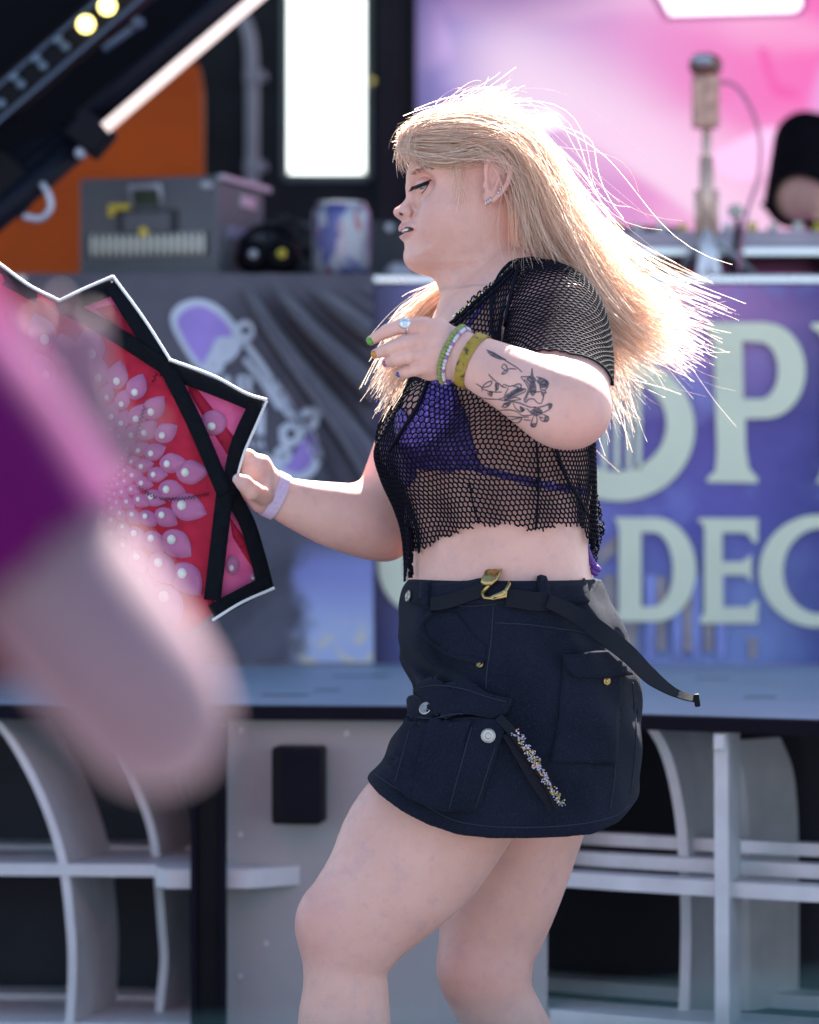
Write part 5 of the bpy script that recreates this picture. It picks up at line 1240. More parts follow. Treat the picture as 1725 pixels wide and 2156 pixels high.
SKT = [(1058, 1215, 0, 180, .176), (1056, 1238, 0, 184, .180), (1056, 1290, 0, 210, .190), (1068, 1340, 0, 223, .197), (1092, 1395, 0, 227, .202), (1115, 1450, 0, 222, .204), (1124, 1540, 0, 222, .205), (1122, 1640, 0, 216, .203), (1120, 1760, 0, 206, .200)]
SKT = [(a, b_, c, h-9, w-.004) for a, b_, c, h, w in SKT]
SK.add(torso(SKT, 30, YAW), .015, .010)
SK.add(loft([(1000, 1525, -.09, 112, 1.3), (962, 1575, -.095, 110, 1.35), (908, 1640, -.105, 106, 1.48), (850, 1725, -.11, 106, 1.5)], 14), .05, .006)
SK.add([Seg(W(1010, 1560, -.10), W(985, 1770, -.10), .10, .10, .115, .115, (1, 0, 0))], .04)
SK.add([ballw(905, 1325, -.02, (.036, .12, .062))], .03)
hx = np.array([700, 762, 775, 800, 850, 900, 960, 1030, 1100, 1230, 1290, 1322, 1350, 1400]); hy = np.array([1600, 1626, 1638, 1660, 1692, 1718, 1738, 1746, 1748, 1742, 1722, 1694, 1672, 1640])-9
def skpost(inner):
    def f(D, X, Y, Z):
        s = PXM*CAM_D/(CAM_D+Y*.0); px = 862.5+X*s; hemz = CAM_H-(np.interp(px, hx, hy)-1078)/s
        # hem band a little proud
        band_ = np.clip(1-np.abs(Z-hemz-.010)/.012, 0, 1)*.0018
        wb = np.clip(1-np.abs(Z-wz(1233))/.020, 0, 1)*.0015
        # folds running from the hip crease
        u = (X-wx(870))*.8+(Z-wz(1430))*1.0; fold = .0060*np.sin(u*150)*np.exp(-(((X-wx(905))/.055)**2+((Z-wz(1425))/.055)**2))
        fold = fold+.0030*np.sin((X*.6+Z)*70+2.2*np.sin(X*28+1)+Y*30)*np.exp(-((Z-wz(1420))/.13)**2)+.0018*np.sin((X+Z*.4)*95+Y*40)*np.clip((Z-wz(1740))/.25, .2, 1)
        E = D-band_-wb-fold; E = np.maximum(E, hemz-Z); E = np.maximum(E, Z-wz(1218)+.10*(X-wx(1050))*0)
        hol = np.maximum(D+.007, Z-(hemz+.16)); return np.maximum(E, -hol)
    return f
SV, SF = mesh_field(SK, (-.12, -.25, wz(1770)), (.36, .25, wz(1200)), .0034, skpost(True)); SV = relax(SV, SF, 1, .4)
skirt = link('cargo_skirt', np_mesh('cargo_skirt', SV, SF), M_denim, dancer)
SKB = BVHTree.FromPolygons([tuple(q) for q in SV], [tuple(q) for q in SF])
def patch(poly, off, thick, name, mat, parent, step=9, bvh=None, bridge=False):
    """thick cloth patch with the given picture outline lying on a surface"""
    bvh = bvh or SKB; lp = [tuple(q) for q in poly]; n_ = len(lp); P = np.array(lp, float)
    pts = [Vector(p) for p in lp]; edges = [(i, (i+1) % n_) for i in range(n_)]
    lo, hi = P.min(0), P.max(0); gx, gy = np.meshgrid(np.arange(lo[0]+step/2, hi[0], step), np.arange(lo[1]+step/2, hi[1], step)); gp = np.stack([gx.ravel(), gy.ravel()], 1); gp = gp[inpoly(P, gp)]
    for q in gp:
        if np.min(np.hypot(P[:, 0]-q[0], P[:, 1]-q[1])) > step*.45: pts.append(Vector(q))
    r = delaunay_2d_cdt(pts, edges, [], 0, 1e-6); V2 = np.array([p[:] for p in r[0]]); F2 = [f for f in r[2] if inpoly(P, V2[list(f)].mean(0)[None])[0]]
    top_, bot = [], []; last = (None, None)
    for q in V2:
        l, nn = cast(bvh, q[0], q[1])
        if l is None: l, nn = last
        if l is None: l, nn = W(q[0], q[1], -.19), np.array([0, -1., 0])
        last = (l, nn); top_.append(l+nn*(off+thick)); bot.append(l+nn*(off-.003))
    if bridge:                                             # cloth spans hollows: smooth the depth, keep clear of the surface
        cv = np.array(CAMV); T0 = np.array(top_); q = (V2-V2.mean(0))/60.; A_ = np.stack([np.ones(len(q)), q[:, 0], q[:, 1], q[:, 0]**2, q[:, 0]*q[:, 1], q[:, 1]**2], 1)
        dep = np.linalg.norm(T0-cv, axis=1); co_ = np.linalg.lstsq(A_, dep, rcond=None)[0]; fit = A_@co_; fit -= np.percentile(np.maximum(fit-dep, 0), 88)
        dr = (T0-cv)/dep[:, None]; top_ = list(cv+dr*fit[:, None]); bot = list(cv+dr*(fit+thick+.012)[:, None])
    k = len(V2); key = {}
    F2 = [tuple(f) if np.cross(V2[f[1]]-V2[f[0]], V2[f[2]]-V2[f[0]]) < 0 else tuple(f[::-1]) for f in F2]
    for f in F2:
        for a, b_ in zip(f, f[1:]+f[:1]): key[(a, b_)] = 1
    bd = [(a, b_) for (a, b_) in key if (b_, a) not in key]
    F = F2+[(b_, a, a+k, b_+k) for a, b_ in bd]
    me = np_mesh(name, np.array(top_+bot), F, True); 
    return link(name, me, mat, parent)
def dens(poly, n=70):
    P = np.array(poly+poly[:1], float); L = np.r_[0, np.cumsum(np.linalg.norm(np.diff(P, axis=0), axis=1))]; t = np.linspace(0, L[-1], n, endpoint=False); return [tuple(q) for q in np.stack([np.interp(t, L, P[:, 0]), np.interp(t, L, P[:, 1])], 1)]
zk = lambda L: [((1050+.6667*a)/1.4493, (1650+.6667*b_)/1.4493) for a, b_ in L]       # study of the skirt -> picture units
# front cargo pocket with pleats and flap
pk = patch(dens(zk([(300, 810), (745, 830), (720, 900), (700, 940), (612, 1240), (460, 1238), (300, 1190), (215, 1100)])), .002, .007, 'cargo_pocket', M_denim, skirt, bridge=True)
patch(dens(zk([(415, 830), (590, 840), (560, 920), (475, 1238), (310, 1185)]), 60), .008, .005, 'pleat', M_denim, pk, bridge=True)
fp = patch(dens(zk([(372, 668), (430, 652), (560, 668), (660, 700), (770, 728), (745, 790), (700, 835), (620, 825), (520, 805), (400, 828), (345, 822), (325, 792), (332, 745), (350, 705)]), 90), .006, .006, 'pocket_flap', M_denim, skirt, bridge=True)
# rear pocket
rp = patch(dens(zk([(1000, 540), (1250, 560), (1270, 620), (1250, 830), (1240, 1022), (945, 1010), (985, 800)])), .001, .004, 'rear_pocket', M_denim, skirt)
patch(dens(zk([(1000, 520), (1200, 515), (1290, 590), (1290, 620), (1240, 612), (1190, 630), (1045, 622), (1010, 580)])), .005, .006, 'pocket_flap', M_denim, skirt)
def mbvh(o): return BVHTree.FromPolygons([tuple(v_.co) for v_ in o.data.vertices], [tuple(p_.vertices) for p_ in o.data.polygons])
FPB = mbvh(fp); PKB = mbvh(pk)
# slanted hip pocket: folded edge
def welt(pts, r, name='welt', mat=M_denim, lift=.002, parent=skirt, bvh=None):
    P = [];
    for a, b_ in catmull(np.array(pts, float), 44):
        l, nn = cast(bvh or SKB, a, b_)
        if l is not None: P.append(l+nn*lift)
    return MB().tube(np.array(P), r, 7).build(name, mat, parent, smooth=True)
welt(zk([(405, 330), (372, 370), (360, 400), (400, 460), (480, 510), (560, 540), (640, 560)]), .0042, 'hip_pocket_edge')
patch(dens(zk([(405, 335), (372, 378), (362, 405), (405, 465), (480, 515), (560, 545), (640, 565), (655, 480), (600, 440), (520, 330)]), 60), .0, .0015, 'hip_pocket_lining', M_denim, skirt)
M_thr = simple('faded_seam', (.028, .033, .050), .8, spec=.1)
for pts in (zk([(685, 300), (675, 450), (655, 600), (650, 680)]), zk([(690, 375), (850, 385), (1000, 405), (1110, 425)]), zk([(440, 290), (560, 300), (700, 290)]), zk([(1260, 640), (1250, 850), (1235, 1100), (1215, 1230)]), zk([(1320, 650), (1335, 850), (1330, 1000), (1310, 1160)]), zk([(110, 1045), (220, 1120), (350, 1195), (480, 1270), (600, 1300), (800, 1312), (1000, 1305), (1150, 1285), (1250, 1255), (1300, 1215)])):
    welt(pts, .0010, 'seam', M_thr, .0006)
welt(zk([(350, 672), (420, 662), (560, 682), (660, 716), (745, 738)]), .0008, 'seam', M_thr, .0004, fp, FPB)
welt(zk([(335, 805), (400, 815), (520, 792), (620, 812), (695, 822)]), .0008, 'seam', M_thr, .0004, fp, FPB)
for pts in ([(235, 1100), (300, 870)], [(320, 1175), (408, 840)], [(480, 1228), (585, 850)], [(600, 1228), (690, 950)]): welt(zk(pts), .0008, 'seam', M_thr, .0004, pk, PKB)
# waistband
wbp = patch(dens(zk([(292, 205), (360, 212), (440, 200), (700, 180), (900, 168), (1095, 172), (1118, 290), (960, 292), (700, 288), (440, 295), (400, 310), (300, 280)]), 90), .002, .003, 'waistband', M_denim, skirt)
for zz_ in ([(372, 205), (408, 205), (400, 310), (362, 300)], [(875, 165), (912, 165), (945, 300), (905, 315)]): patch(dens(zk(zz_), 30), .006, .004, 'belt_loop', M_denim, skirt, 7)
# belt around the waist with gold buckle, free end flying behind
M_web = simple('black_webbing', (.006, .007, .012), .7, bumpd=.0008, bscale=700, spec=.2)
belt = band(zk([(410, 300), (520, 275), (600, 245), (660, 222)]), [.016]*20+[.010]*40 if False else .020, .003, 'belt', M_web, skirt, SKB, .007)
band(zk([(745, 268), (820, 275), (930, 285)]), .026, .003, 'belt_strap', M_web, belt, SKB, .007)
fr = catmull(np.array([list(np.array(cast(SKB, *zk([(930, 275)])[0])[0])+np.array([0, -.014, 0]))]+[list(W(*zk([q])[0], y)) for q, y in [((1060, 340), -.19), ((1180, 425), -.20), ((1300, 520), -.19), ((1400, 620), -.175), ((1500, 690), -.165), ((1560, 715), -.16), ((1612, 727), -.155)]]), 60)
nn_ = np.array([[.25*math.sin(i/60*2.6), -1, .35+.6*(i/60)**1.5] for i in range(60)]); wd = np.interp(np.arange(60), [0, 20, 42, 52, 59], [.020, .030, .027, .014, .011])
ribbon(fr, nn_/np.linalg.norm(nn_, axis=1)[:, None], wd, .0022, 'belt_end', M_web, belt)
MB().box(fr[-1]+np.array([.001, 0, -.001]), (.008, .008, .018), (0, math.radians(-8), 0), bev=.002).build('belt_tip', M_black, belt)
M_gold = simple('antique_gold', (.50, .36, .14), .32, 1.0, var=.2, nscale=60)
def on_sk(a, b_, lift): l, nn = cast(SKB, *zk([(a, b_)])[0]); return l+nn*lift, nn
ring_ = [on_sk(a, b_, .014)[0] for a, b_ in [(655, 245), (690, 205), (725, 170), (757, 215), (742, 240), (745, 262), (700, 272), (665, 268), (655, 245)]]
bk_ = MB().tube(np.array(ring_), .0026, 8).build('buckle', M_gold, belt, smooth=True)
patch(dens(zk([(652, 200), (658, 180), (690, 170), (715, 165), (730, 178), (690, 215), (660, 215)]), 30), .014, .003, 'buckle_plate', M_gold, belt, 6)
patch(dens(zk([(690, 262), (740, 235), (752, 245), (735, 262), (700, 275)]), 30), .014, .003, 'buckle_plate', M_gold, belt, 6)
# buttons and rivets
def button(a, b_, r, lift, mat, name='button', parent=skirt, bvh=None):
    l, nn = cast(bvh or SKB, *zk([(a, b_)])[0])
    if l is None: return
    z = Vector(nn); qm = z.to_track_quat('Z', 'Y').to_matrix(); q = MB().lathe([(r*.3, 0), (r, .0005), (r, .0022), (r*.86, .003), (r*.8, .0022), (r*.45, .0020), (r*.38, .0034), (r*.1, .0036)], (0, 0, 0), 24)
    q.V = [np.array(v_)@np.array(qm).T+l+nn*lift for v_ in q.V]; return q.build(name, mat, parent, autosmooth=True)
M_pew = simple('pewter_button', (.42, .38, .34), .35, .9, var=.15, nscale=90)
button(318, 258, .0085, .007, M_pew); button(375, 770, .0092, .0005, M_pew, bvh=FPB); button(660, 893, .0100, .0005, M_pew, bvh=PKB); button(625, 570, .0052, .002, M_gold, 'rivet'); button(705, 828, .0052, .001, M_pew, 'rivet', bvh=FPB); button(1188, 640, .0065, .006, M_gold)
# hanging strap with gems
st = band(zk([(700, 825), (750, 880), (850, 1010), (930, 1120), (978, 1215)]), .013, .003, 'hanging_strap', M_web, skirt, SKB, .016)
band(zk([(735, 890), (800, 990), (880, 1110), (955, 1215)]), .013, .002, 'strap_back', M_web, st, SKB, .010)
gem = [MB() for _ in range(4)]
gp = catmull(np.array(zk([(765, 885), (850, 1005), (920, 1100), (985, 1200)])), 200)
for i in range(330):
    a, b_ = gp[rng.integers(0, 200)]+np.array([rng.normal(0, 3.6), rng.normal(0, 2.4)]); l, nn = cast(SKB, a, b_)
    if l is None: continue
    s_ = rng.uniform(.0011, .0022); gem[rng.integers(0, 4)].box(l+nn*.021+rng.normal(0, .0012, 3), (s_, s_, s_), tuple(rng.uniform(0, 3, 3)))
for g_, (nm, cl_) in zip(gem, (('lilac', (.42, .36, .62)), ('amber', (.62, .30, .10)), ('olive', (.36, .38, .12)), ('silver', (.6, .58, .66)))):
    g_.build('gems', simple(nm+'_gem', cl_, .15, .4), st)
# ================================================================== DANCER: jewellery, nails, tattoo
def ring_on(c, axis, ra, rb, up, n=48):
    """closed loop around a limb"""
    ax = np.asarray(axis, float); ax /= np.linalg.norm(ax); u = np.asarray(up, float)-ax*np.dot(up, ax); u /= np.linalg.norm(u); v = np.cross(ax, u)
    t = np.linspace(0, 2*math.pi, n, endpoint=False); return c+ra*np.cos(t)[:, None]*u+rb*np.sin(t)[:, None]*v, ax
def hug(P, c, gap):
    """pull a loop on to the skin"""
    out = []
    for p in P:
        l, nn, _, _d = BODY.find_nearest(Vector(p)); out.append(np.array(l+nn*gap))
    return np.array(out)
def wristband(c, axis, ra, rb, w, t, mat, name, gap=.002, tilt=None):
    P, ax = ring_on(c, axis, ra, rb, (0, 0, 1)); V = []; n = len(P)
    L = []
    for o in (-w/2, 0, w/2): L.append(hug(P+ax*o, c, gap))
    mid = L[1]; cen = mid.mean(0); V = []
    for o in (-w/2, w/2):
        base = mid+ax*o; rad = base-(cen+ax*o); rn = rad/np.linalg.norm(rad, axis=1)[:, None]; V.append(base); V.append(base+rn*t)
    V = np.concatenate(V); F = []
    for i in range(n):
        j = (i+1) % n
        F += [(i, j, n+j, n+i), (2*n+i, 3*n+i, 3*n+j, 2*n+j), (n+i, n+j, 3*n+j, 3*n+i), (i, 2*n+i, 2*n+j, j)]
    return MB().add(V, F).build(name, mat, dancer, autosmooth=True), mid+0*mid, ax, cen
fax = np.array(W(950, 741, -.278))-np.array(W(1035, 778, -.305))
m, nt, b = new_mat('yellow_print_band'); f = noise(nt, coords(nt), 120, 3); nt.links.new(ramp(nt, f, [(.45, (.36, .235, .022)), (.60, (.26, .17, .015)), (.66, (.05, .035, .01))]), b.inputs['Base Color']); b.inputs['Roughness'].default_value = .6; M_yband = m
wristband(np.array(W(997, 762, -.292)), fax, .038, .028, .0155, .0012, M_yband, 'wristband', .0022)[0]['label'] = 'mustard yellow cloth wristband'
M_green = simple('green_beads', (.22, .26, .075), .45, var=.35, nscale=220); M_pearl = simple('pearl_beads', (.62, .58, .62), .3, var=.25, nscale=300); M_violet = simple('violet_beads', (.36, .16, .42), .35)
def bracelet(c, ra, rb, r, mat, name, alt=None):
    P, ax = ring_on(c, fax, ra, rb, (0, 0, 1), 44); P = hug(P, c, r*.9); q = MB(); q2 = MB()
    for i, p in enumerate(P): (q2 if (alt is not None and i % 4 == 0) else q).ellipsoid(p, (r, r, r*1.05), 5)
    o = q.build(name, mat, dancer, smooth=True)
    if alt is not None: q2.build('bead', alt, o, smooth=True)
    return o
bracelet(np.array(W(952, 743, -.278)), .034, .024, .0036, M_green, 'bracelet'); bracelet(np.array(W(961, 747, -.281)), .034, .024, .0028, M_pearl, 'bracelet', M_violet); bracelet(np.array(W(956, 745, -.280)), .034, .024, .0026, M_green, 'bracelet')
# pale pink wristband on the far wrist
M_pink = simple('pink_paper_band', (.66, .50, .66), .55, var=.12, nscale=180)
fax2 = np.array(W(545, 1025, .11))-np.array(W(620, 1060, .128))
wristband(np.array(W(578, 1044, .118)), fax2, .032, .024, .017, .001, M_pink, 'wristband', .002)[0]['label'] = 'pale pink paper wristband'
# nails
def nail(px_, py_, y, mat, rx=.0048, rz=.0040, rot=0.0): MB().ellipsoid(W(px_, py_, y), (rx, .0036, rz), 8, rot=(0, rot, 0)).build('fingernail', mat, dancer, smooth=True)
nail(779.5, 718, HY-.002, simple('green_polish', (.10, .30, .03), .2), .0056, .0052, .5); nail(788.5, 745.5, HY-.006, simple('orange_polish', (.55, .20, .02), .2), .0050, .0048, .4)
nail(811, 765, HY-.004, simple('mauve_polish', (.30, .10, .20), .2), .0042, .004, .3); nail(840, 788, HY-.002, simple('blue_polish', (.05, .07, .22), .2), .0042, .004, .3)
nail(499.5, 1006, .060, M_pearl, .0052, .0045, .3)
# ring
fr0, fr1 = np.array(W(862, 686, HY-.011)), np.array(W(846, 687, HY-.014)); axr = fr1-fr0
P, _ = ring_on(np.array(W(853, 686.5, HY-.0125)), axr, .0118, .0112, (0, 0, 1), 28); P = np.vstack([P, P[:2]])
M_silver = simple('silver', (.72, .74, .74), .22, 1.0, var=.1, nscale=150)
rg = MB().tube(P, .0013, 6).build('ring', M_silver, dancer, smooth=True)
rc = np.array(W(853, 681, HY-.025)); MB().ellipsoid(rc, (.0082, .0030, .0070), 10, rot=(0, -.2, 0)).build('ring_face', M_silver, rg, smooth=True); MB().ellipsoid(rc+np.array([0, -.003, 0]), (.0036, .0022, .0034), 8).build('ring_stone', simple('opal', (.6, .75, .85), .1), rg, smooth=True)
q = MB()
for k in range(14): t = 2*math.pi*k/14; q.ellipsoid(rc+np.array([.0070*math.cos(t), -.0016, .0058*math.sin(t)]), (.0012, .0012, .0012), 4)
q.build('ring_beads', M_silver, rg, smooth=True)
# earrings and necklace
for a, b_, r_ in ((1023.5, 426, .0044), (1028, 423, .0044), (1032.5, 420, .0042)):
    l, nn = cast(BODY, a, b_)
    if l is not None:
        t = np.linspace(0, 2*math.pi, 20); MB().tube(np.stack([l[0]+0*t, l[1]-.0005+r_*.7*np.cos(t), l[2]-.001+r_*np.sin(t)], 1), .0009, 6).build('ear_hoop', M_silver, dancer, smooth=True)
for a, b_, r_ in ((1050, 406, .0020), (1055, 399, .0018), (1039, 385, .0016), (1036, 369, .0012)):
    l, nn = cast(BODY, a, b_)
    if l is not None: MB().ellipsoid(l+nn*.001, (r_,)*3, 6).build('ear_stud', M_silver, dancer, smooth=True)
l, nn = cast(BODY, 857, 441)
if l is not None: MB().ellipsoid(l+nn*.0006, (.0011,)*3, 6).build('nose_stud', M_silver, dancer, smooth=True)
nk = []
for a, b_ in catmull(np.array([(1092, 548), (1070, 572), (1045, 596), (1015, 622), (985, 648), (958, 668)], float), 64):
    l, nn = cast(TNET, a, b_)
    if l is not None: nk.append(l+nn*.0022)
qs = [MB(), MB(), MB()]
for i, p in enumerate(nk): qs[(i*7//3) % 3].ellipsoid(p, (.0024,)*3, 5)
nko = qs[0].build('necklace', M_silver, dancer, smooth=True)
if qs[1].V: qs[1].build('bead', M_yel, nko, smooth=True)
if qs[2].V: qs[2].build('bead', M_lash, nko, smooth=True)
# ---- tattoo on the near forearm: flat ink lying on the skin
m, nt, b = new_mat('tattoo_ink'); b.inputs['Base Color'].default_value = (.075, .080, .105, 1); b.inputs['Roughness'].default_value = .6; b.inputs['Specular IOR Level'].default_value = .2; b.inputs['Alpha'].default_value = .70; M_ink = m
m, nt, b = new_mat('tattoo_shading'); b.inputs['Base Color'].default_value = (.07, .07, .09, 1); b.inputs['Roughness'].default_value = .6; b.inputs['Specular IOR Level'].default_value = .2; M_inks = m
f = noise(nt, coords(nt), 260, 3); nt.links.new(mth(nt, 'MULTIPLY', sstep(nt, f, .2, .55), .72), b.inputs['Alpha'])
zt = lambda L: [((1430+.2725*a)/1.4493, (1030+.2725*b_)/1.4493) for a, b_ in L]
TAT = [[(225, 410), (270, 460), (320, 500)], [(320, 500), (360, 530), (380, 550), (430, 560)], [(150, 560), (200, 510), (265, 490), (240, 540), (150, 560)], [(85, 515), (150, 560), (155, 605)], [(150, 570), (230, 600), (300, 610), (380, 610)], [(300, 520), (320, 580), (300, 600)],
       [(380, 550), (400, 525), (450, 545), (500, 540), (560, 520), (590, 530), (580, 570), (500, 620), (430, 660), (340, 690)], [(450, 560), (420, 620), (400, 660)], [(500, 545), (560, 560), (500, 620)], [(640, 570), (590, 590), (500, 640), (400, 700), (330, 690)], [(640, 575), (640, 600), (560, 640), (440, 680)], [(590, 690), (540, 670), (450, 690), (400, 705), (500, 705), (590, 690)], [(100, 650), (180, 680), (330, 692)],
       [(600, 460), (590, 440), (640, 440), (700, 430), (712, 345)], [(600, 460), (640, 510), (670, 570), (650, 640), (625, 700), (640, 725), (680, 690), (730, 690), (780, 735), (820, 738)], [(625, 470), (660, 500), (690, 570), (660, 650), (640, 705)], [(712, 345), (720, 430), (750, 480), (700, 510)], [(820, 735), (840, 660), (820, 620), (870, 620), (850, 590)], [(690, 600), (740, 610), (830, 605)], [(840, 660), (850, 620)],
       [(760, 440), (800, 450), (870, 480), (895, 510), (880, 560), (850, 590), (810, 580), (800, 530), (760, 480)], [(800, 450), (780, 480), (830, 530), (860, 520)], [(830, 480), (870, 500), (850, 560)],
       [(370, 780), (420, 740), (480, 720), (560, 730), (640, 760), (700, 780), (760, 775)], [(400, 730), (390, 780), (440, 770), (480, 720)], [(500, 730), (530, 790), (590, 830), (640, 800)], [(580, 770), (620, 800), (600, 830)], [(320, 820), (400, 810), (500, 815), (560, 840), (600, 870), (680, 870), (730, 860)], [(320, 830), (360, 870), (450, 880), (560, 890), (680, 890)], [(440, 930), (520, 910), (600, 900), (560, 950), (470, 935), (400, 880)], [(620, 920), (700, 925)], [(650, 790), (700, 840), (730, 860)],
       [(730, 790), (790, 780), (850, 765), (910, 740), (935, 750), (920, 790), (860, 830), (810, 845)], [(760, 830), (790, 840), (800, 820)], [(800, 850), (860, 870), (895, 890), (890, 930), (850, 940), (810, 920), (800, 880)], [(760, 860), (770, 920), (760, 970), (740, 1000), (700, 990), (710, 940), (730, 880)], [(730, 860), (700, 830), (740, 800)], [(790, 890), (840, 900)],
       [(370, 330), (400, 300), (430, 330), (430, 370), (380, 345), (370, 330)], [(430, 360), (470, 350), (540, 355)], [(430, 370), (400, 380), (375, 408), (410, 405), (450, 370)], [(200, 140), (280, 170), (370, 230), (480, 300), (560, 350), (600, 390)]]
inks = MB()
def ink(pts, w, q):
    path = catmull(np.array(zt(pts)), max(10, len(pts)*6)); P = []; N = []
    for a, b_ in path:
        l, nn = cast(BODY, a, b_)
        if l is not None and l[1] < -.25: P.append(l+nn*.00045); N.append(nn)
    if len(P) < 3: return
    P, N = np.array(P), np.array(N); T = np.gradient(P, axis=0); S = np.cross(T, N); S /= np.linalg.norm(S, axis=1)[:, None]+1e-9
    ww = w*(.75+.35*np.sin(np.linspace(0, math.pi, len(P))))[:, None]/2; V = np.stack([P-S*ww, P+S*ww], 1).reshape(-1, 3)
    q.add(V, [(2*i, 2*i+1, 2*i+3, 2*i+2) for i in range(len(P)-1)])
for pts in TAT: ink(pts, .00185, inks)
tat = inks.build('tattoo', M_ink, dancer, smooth=True, label='grey flower tattoo on the forearm')
FB = BVHTree.FromPolygons([tuple(q) for q in BV], [tuple(q) for q in BF[BV[BF].mean(1)[:, 1] < -.22]])
for pts in ([(640, 460), (700, 430), (740, 480), (760, 600), (720, 660), (680, 600), (690, 520)], [(730, 800), (800, 790), (830, 830), (800, 870), (740, 880), (715, 840)], [(300, 500), (340, 520), (330, 590), (300, 590)], [(210, 610), (270, 605), (265, 660), (225, 650)], [(420, 640), (560, 560), (640, 580), (520, 640), (400, 695)], [(390, 730), (480, 720), (440, 770)], [(570, 765), (620, 800), (590, 825)], [(790, 440), (890, 490), (870, 560), (810, 560)], [(210, 140), (370, 215), (430, 250), (340, 245), (220, 180)], [(850, 880), (895, 890), (885, 935), (845, 935)], [(705, 960), (755, 960), (740, 1000), (705, 995)], [(890, 750), (930, 745), (920, 790), (895, 790)]):
    decal_px('tattoo_shading', [[tuple(q) for q in catmull(np.array(zt(pts+pts[:1])), 26)[:-1]]], FB, .0003, M_inks, tat, 5.0)

# ================================================================== FAN
fan = thing('hand_fan', 'large red and pink cloth fan with black zigzag trim held by the dancer', 'fan', tuple(W(480, 1040, .1)))
def yfan(px_, py_):
    return .098+.10*max(0, (480-px_)/480)+.0
def yflap(k):
    P3 = {1: ((128, 640), (348, 765), (236, 590)), 2: ((348, 765), (476, 1036), (554, 848)), 3: ((476, 1036), (450, 1300), (570, 1232))}[k]
    a, b_, t = [np.array(q, float) for q in P3]; n_ = np.array([-(b_-a)[1], (b_-a)[0]]); n_ /= np.linalg.norm(n_); h = abs((t-a)@n_)
    return lambda x, y: yfan(x, y)+.035*abs((np.array([x, y])-a)@n_)/h*(1 if k != 2 else .6)
def sheet_px(poly, yfn, t, name, mat, parent, step=12, wr=0.0, lift=0.0):
    lp = [tuple(q) for q in poly]; n_ = len(lp); P = np.array(lp, float); pts = [Vector(p) for p in lp]; edges = [(i, (i+1) % n_) for i in range(n_)]
    lo, hi = P.min(0), P.max(0); gx, gy = np.meshgrid(np.arange(lo[0]+step/2, hi[0], step), np.arange(lo[1]+step/2, hi[1], step)); gp = np.stack([gx.ravel(), gy.ravel()], 1); gp = gp[inpoly(P, gp)]
    for q in gp:
        if np.min(np.hypot(P[:, 0]-q[0], P[:, 1]-q[1])) > step*.5: pts.append(Vector(q))
    r = delaunay_2d_cdt(pts, edges, [], 0, 1e-6); V2 = np.array([p[:] for p in r[0]]); F2 = [tuple(f) for f in r[2] if inpoly(P, V2[list(f)].mean(0)[None])[0]]
    F2 = [f if np.cross(V2[f[1]]-V2[f[0]], V2[f[2]]-V2[f[0]]) < 0 else f[::-1] for f in F2]
    f_ = lambda q: yfn(q[0], q[1])+wr*(.5*math.sin(q[0]*.045+q[1]*.02)+.5*math.sin(q[1]*.05-q[0]*.017))-lift
    fr_ = np.array([W(q[0], q[1], f_(q)-t/2) for q in V2]); bk2 = np.array([W(q[0], q[1], f_(q)+t/2) for q in V2]); k = len(V2); key = {}
    for f in F2:
        for a, b_ in zip(f, f[1:]+f[:1]): key[(a, b_)] = 1
    bd = [(a, b_) for (a, b_) in key if (b_, a) not in key]
    F = F2+[tuple(i+k for i in f[::-1]) for f in F2]+[(b_, a, a+k, b_+k) for a, b_ in bd]
    return link(name, np_mesh(name, np.concatenate([fr_, bk2]), F), mat, parent)
def cloth_mat(name, c1, c2, tr=.35):
    m, nt, b = new_mat(name); f = noise(nt, coords(nt), 28, 4); c = ramp(nt, f, [(.35, c1), (.65, c2)]); nt.links.new(c, b.inputs['Base Color']); b.inputs['Roughness'].default_value = .65; b.inputs['Specular IOR Level'].default_value = .2
    t_ = nt.nodes.new('ShaderNodeBsdfTranslucent'); nt.links.new(c, t_.inputs[0]); mx = nt.nodes.new('ShaderNodeMixShader'); mx.inputs[0].default_value = tr; nt.links.new(b.outputs[0], mx.inputs[1]); nt.links.new(t_.outputs[0], mx.inputs[2]); nt.links.new(mx.outputs[0], nt.nodes['Material Output'].inputs[0])
    bump(nt, noise(nt, coords(nt), 900, 2), .3, .0004, b); return m
M_red = cloth_mat('red_fan_cloth', (.34, .006, .030), (.46, .014, .045), .10); M_fpink = cloth_mat('pink_fan_cloth', (.52, .085, .22), (.62, .13, .28), .15); M_drop = cloth_mat('lilac_drop_print', (.44, .135, .27), (.50, .17, .31), .10); M_dot = simple('cream_dot_print', (.68, .66, .60), .7, var=.05)
M_ftrim = simple('black_trim_cloth', (.005, .006, .009), .85, var=.3, nscale=120, spec=.1, bumpd=.0006, bscale=700)
BODYP = [(-80, 560), (0, 575), (128, 642), (240, 700), (348, 768), (400, 880), (474, 1036), (462, 1160), (450, 1292), (400, 1330), (200, 1340), (-80, 1300)]
sheet_px(dens(BODYP, 120), yfan, .0016, 'fan_leaf', M_red, fan, 22, .006)
for k, tri_ in ((1, [(128, 640), (236, 590), (348, 765)]), (2, [(348, 765), (554, 848), (510, 945), (486, 1000), (476, 1036)]), (3, [(476, 1036), (520, 1086), (554, 1190), (570, 1232), (450, 1300)])):
    sheet_px(dens(tri_, 70), yflap(k), .0016, 'fan_flap', M_fpink, fan, 16, .003)
    sheet_px(dens({1: [(200, 650), (240, 640), (300, 720), (260, 705)], 2: [(400, 800), (440, 850), (500, 930), (480, 960), (430, 880), (395, 820)], 3: [(485, 1090), (520, 1140), (535, 1200), (515, 1170), (490, 1130)]}[k], 30), yflap(k), .0008, 'red_print', M_red, fan, 12, .003, .0012)
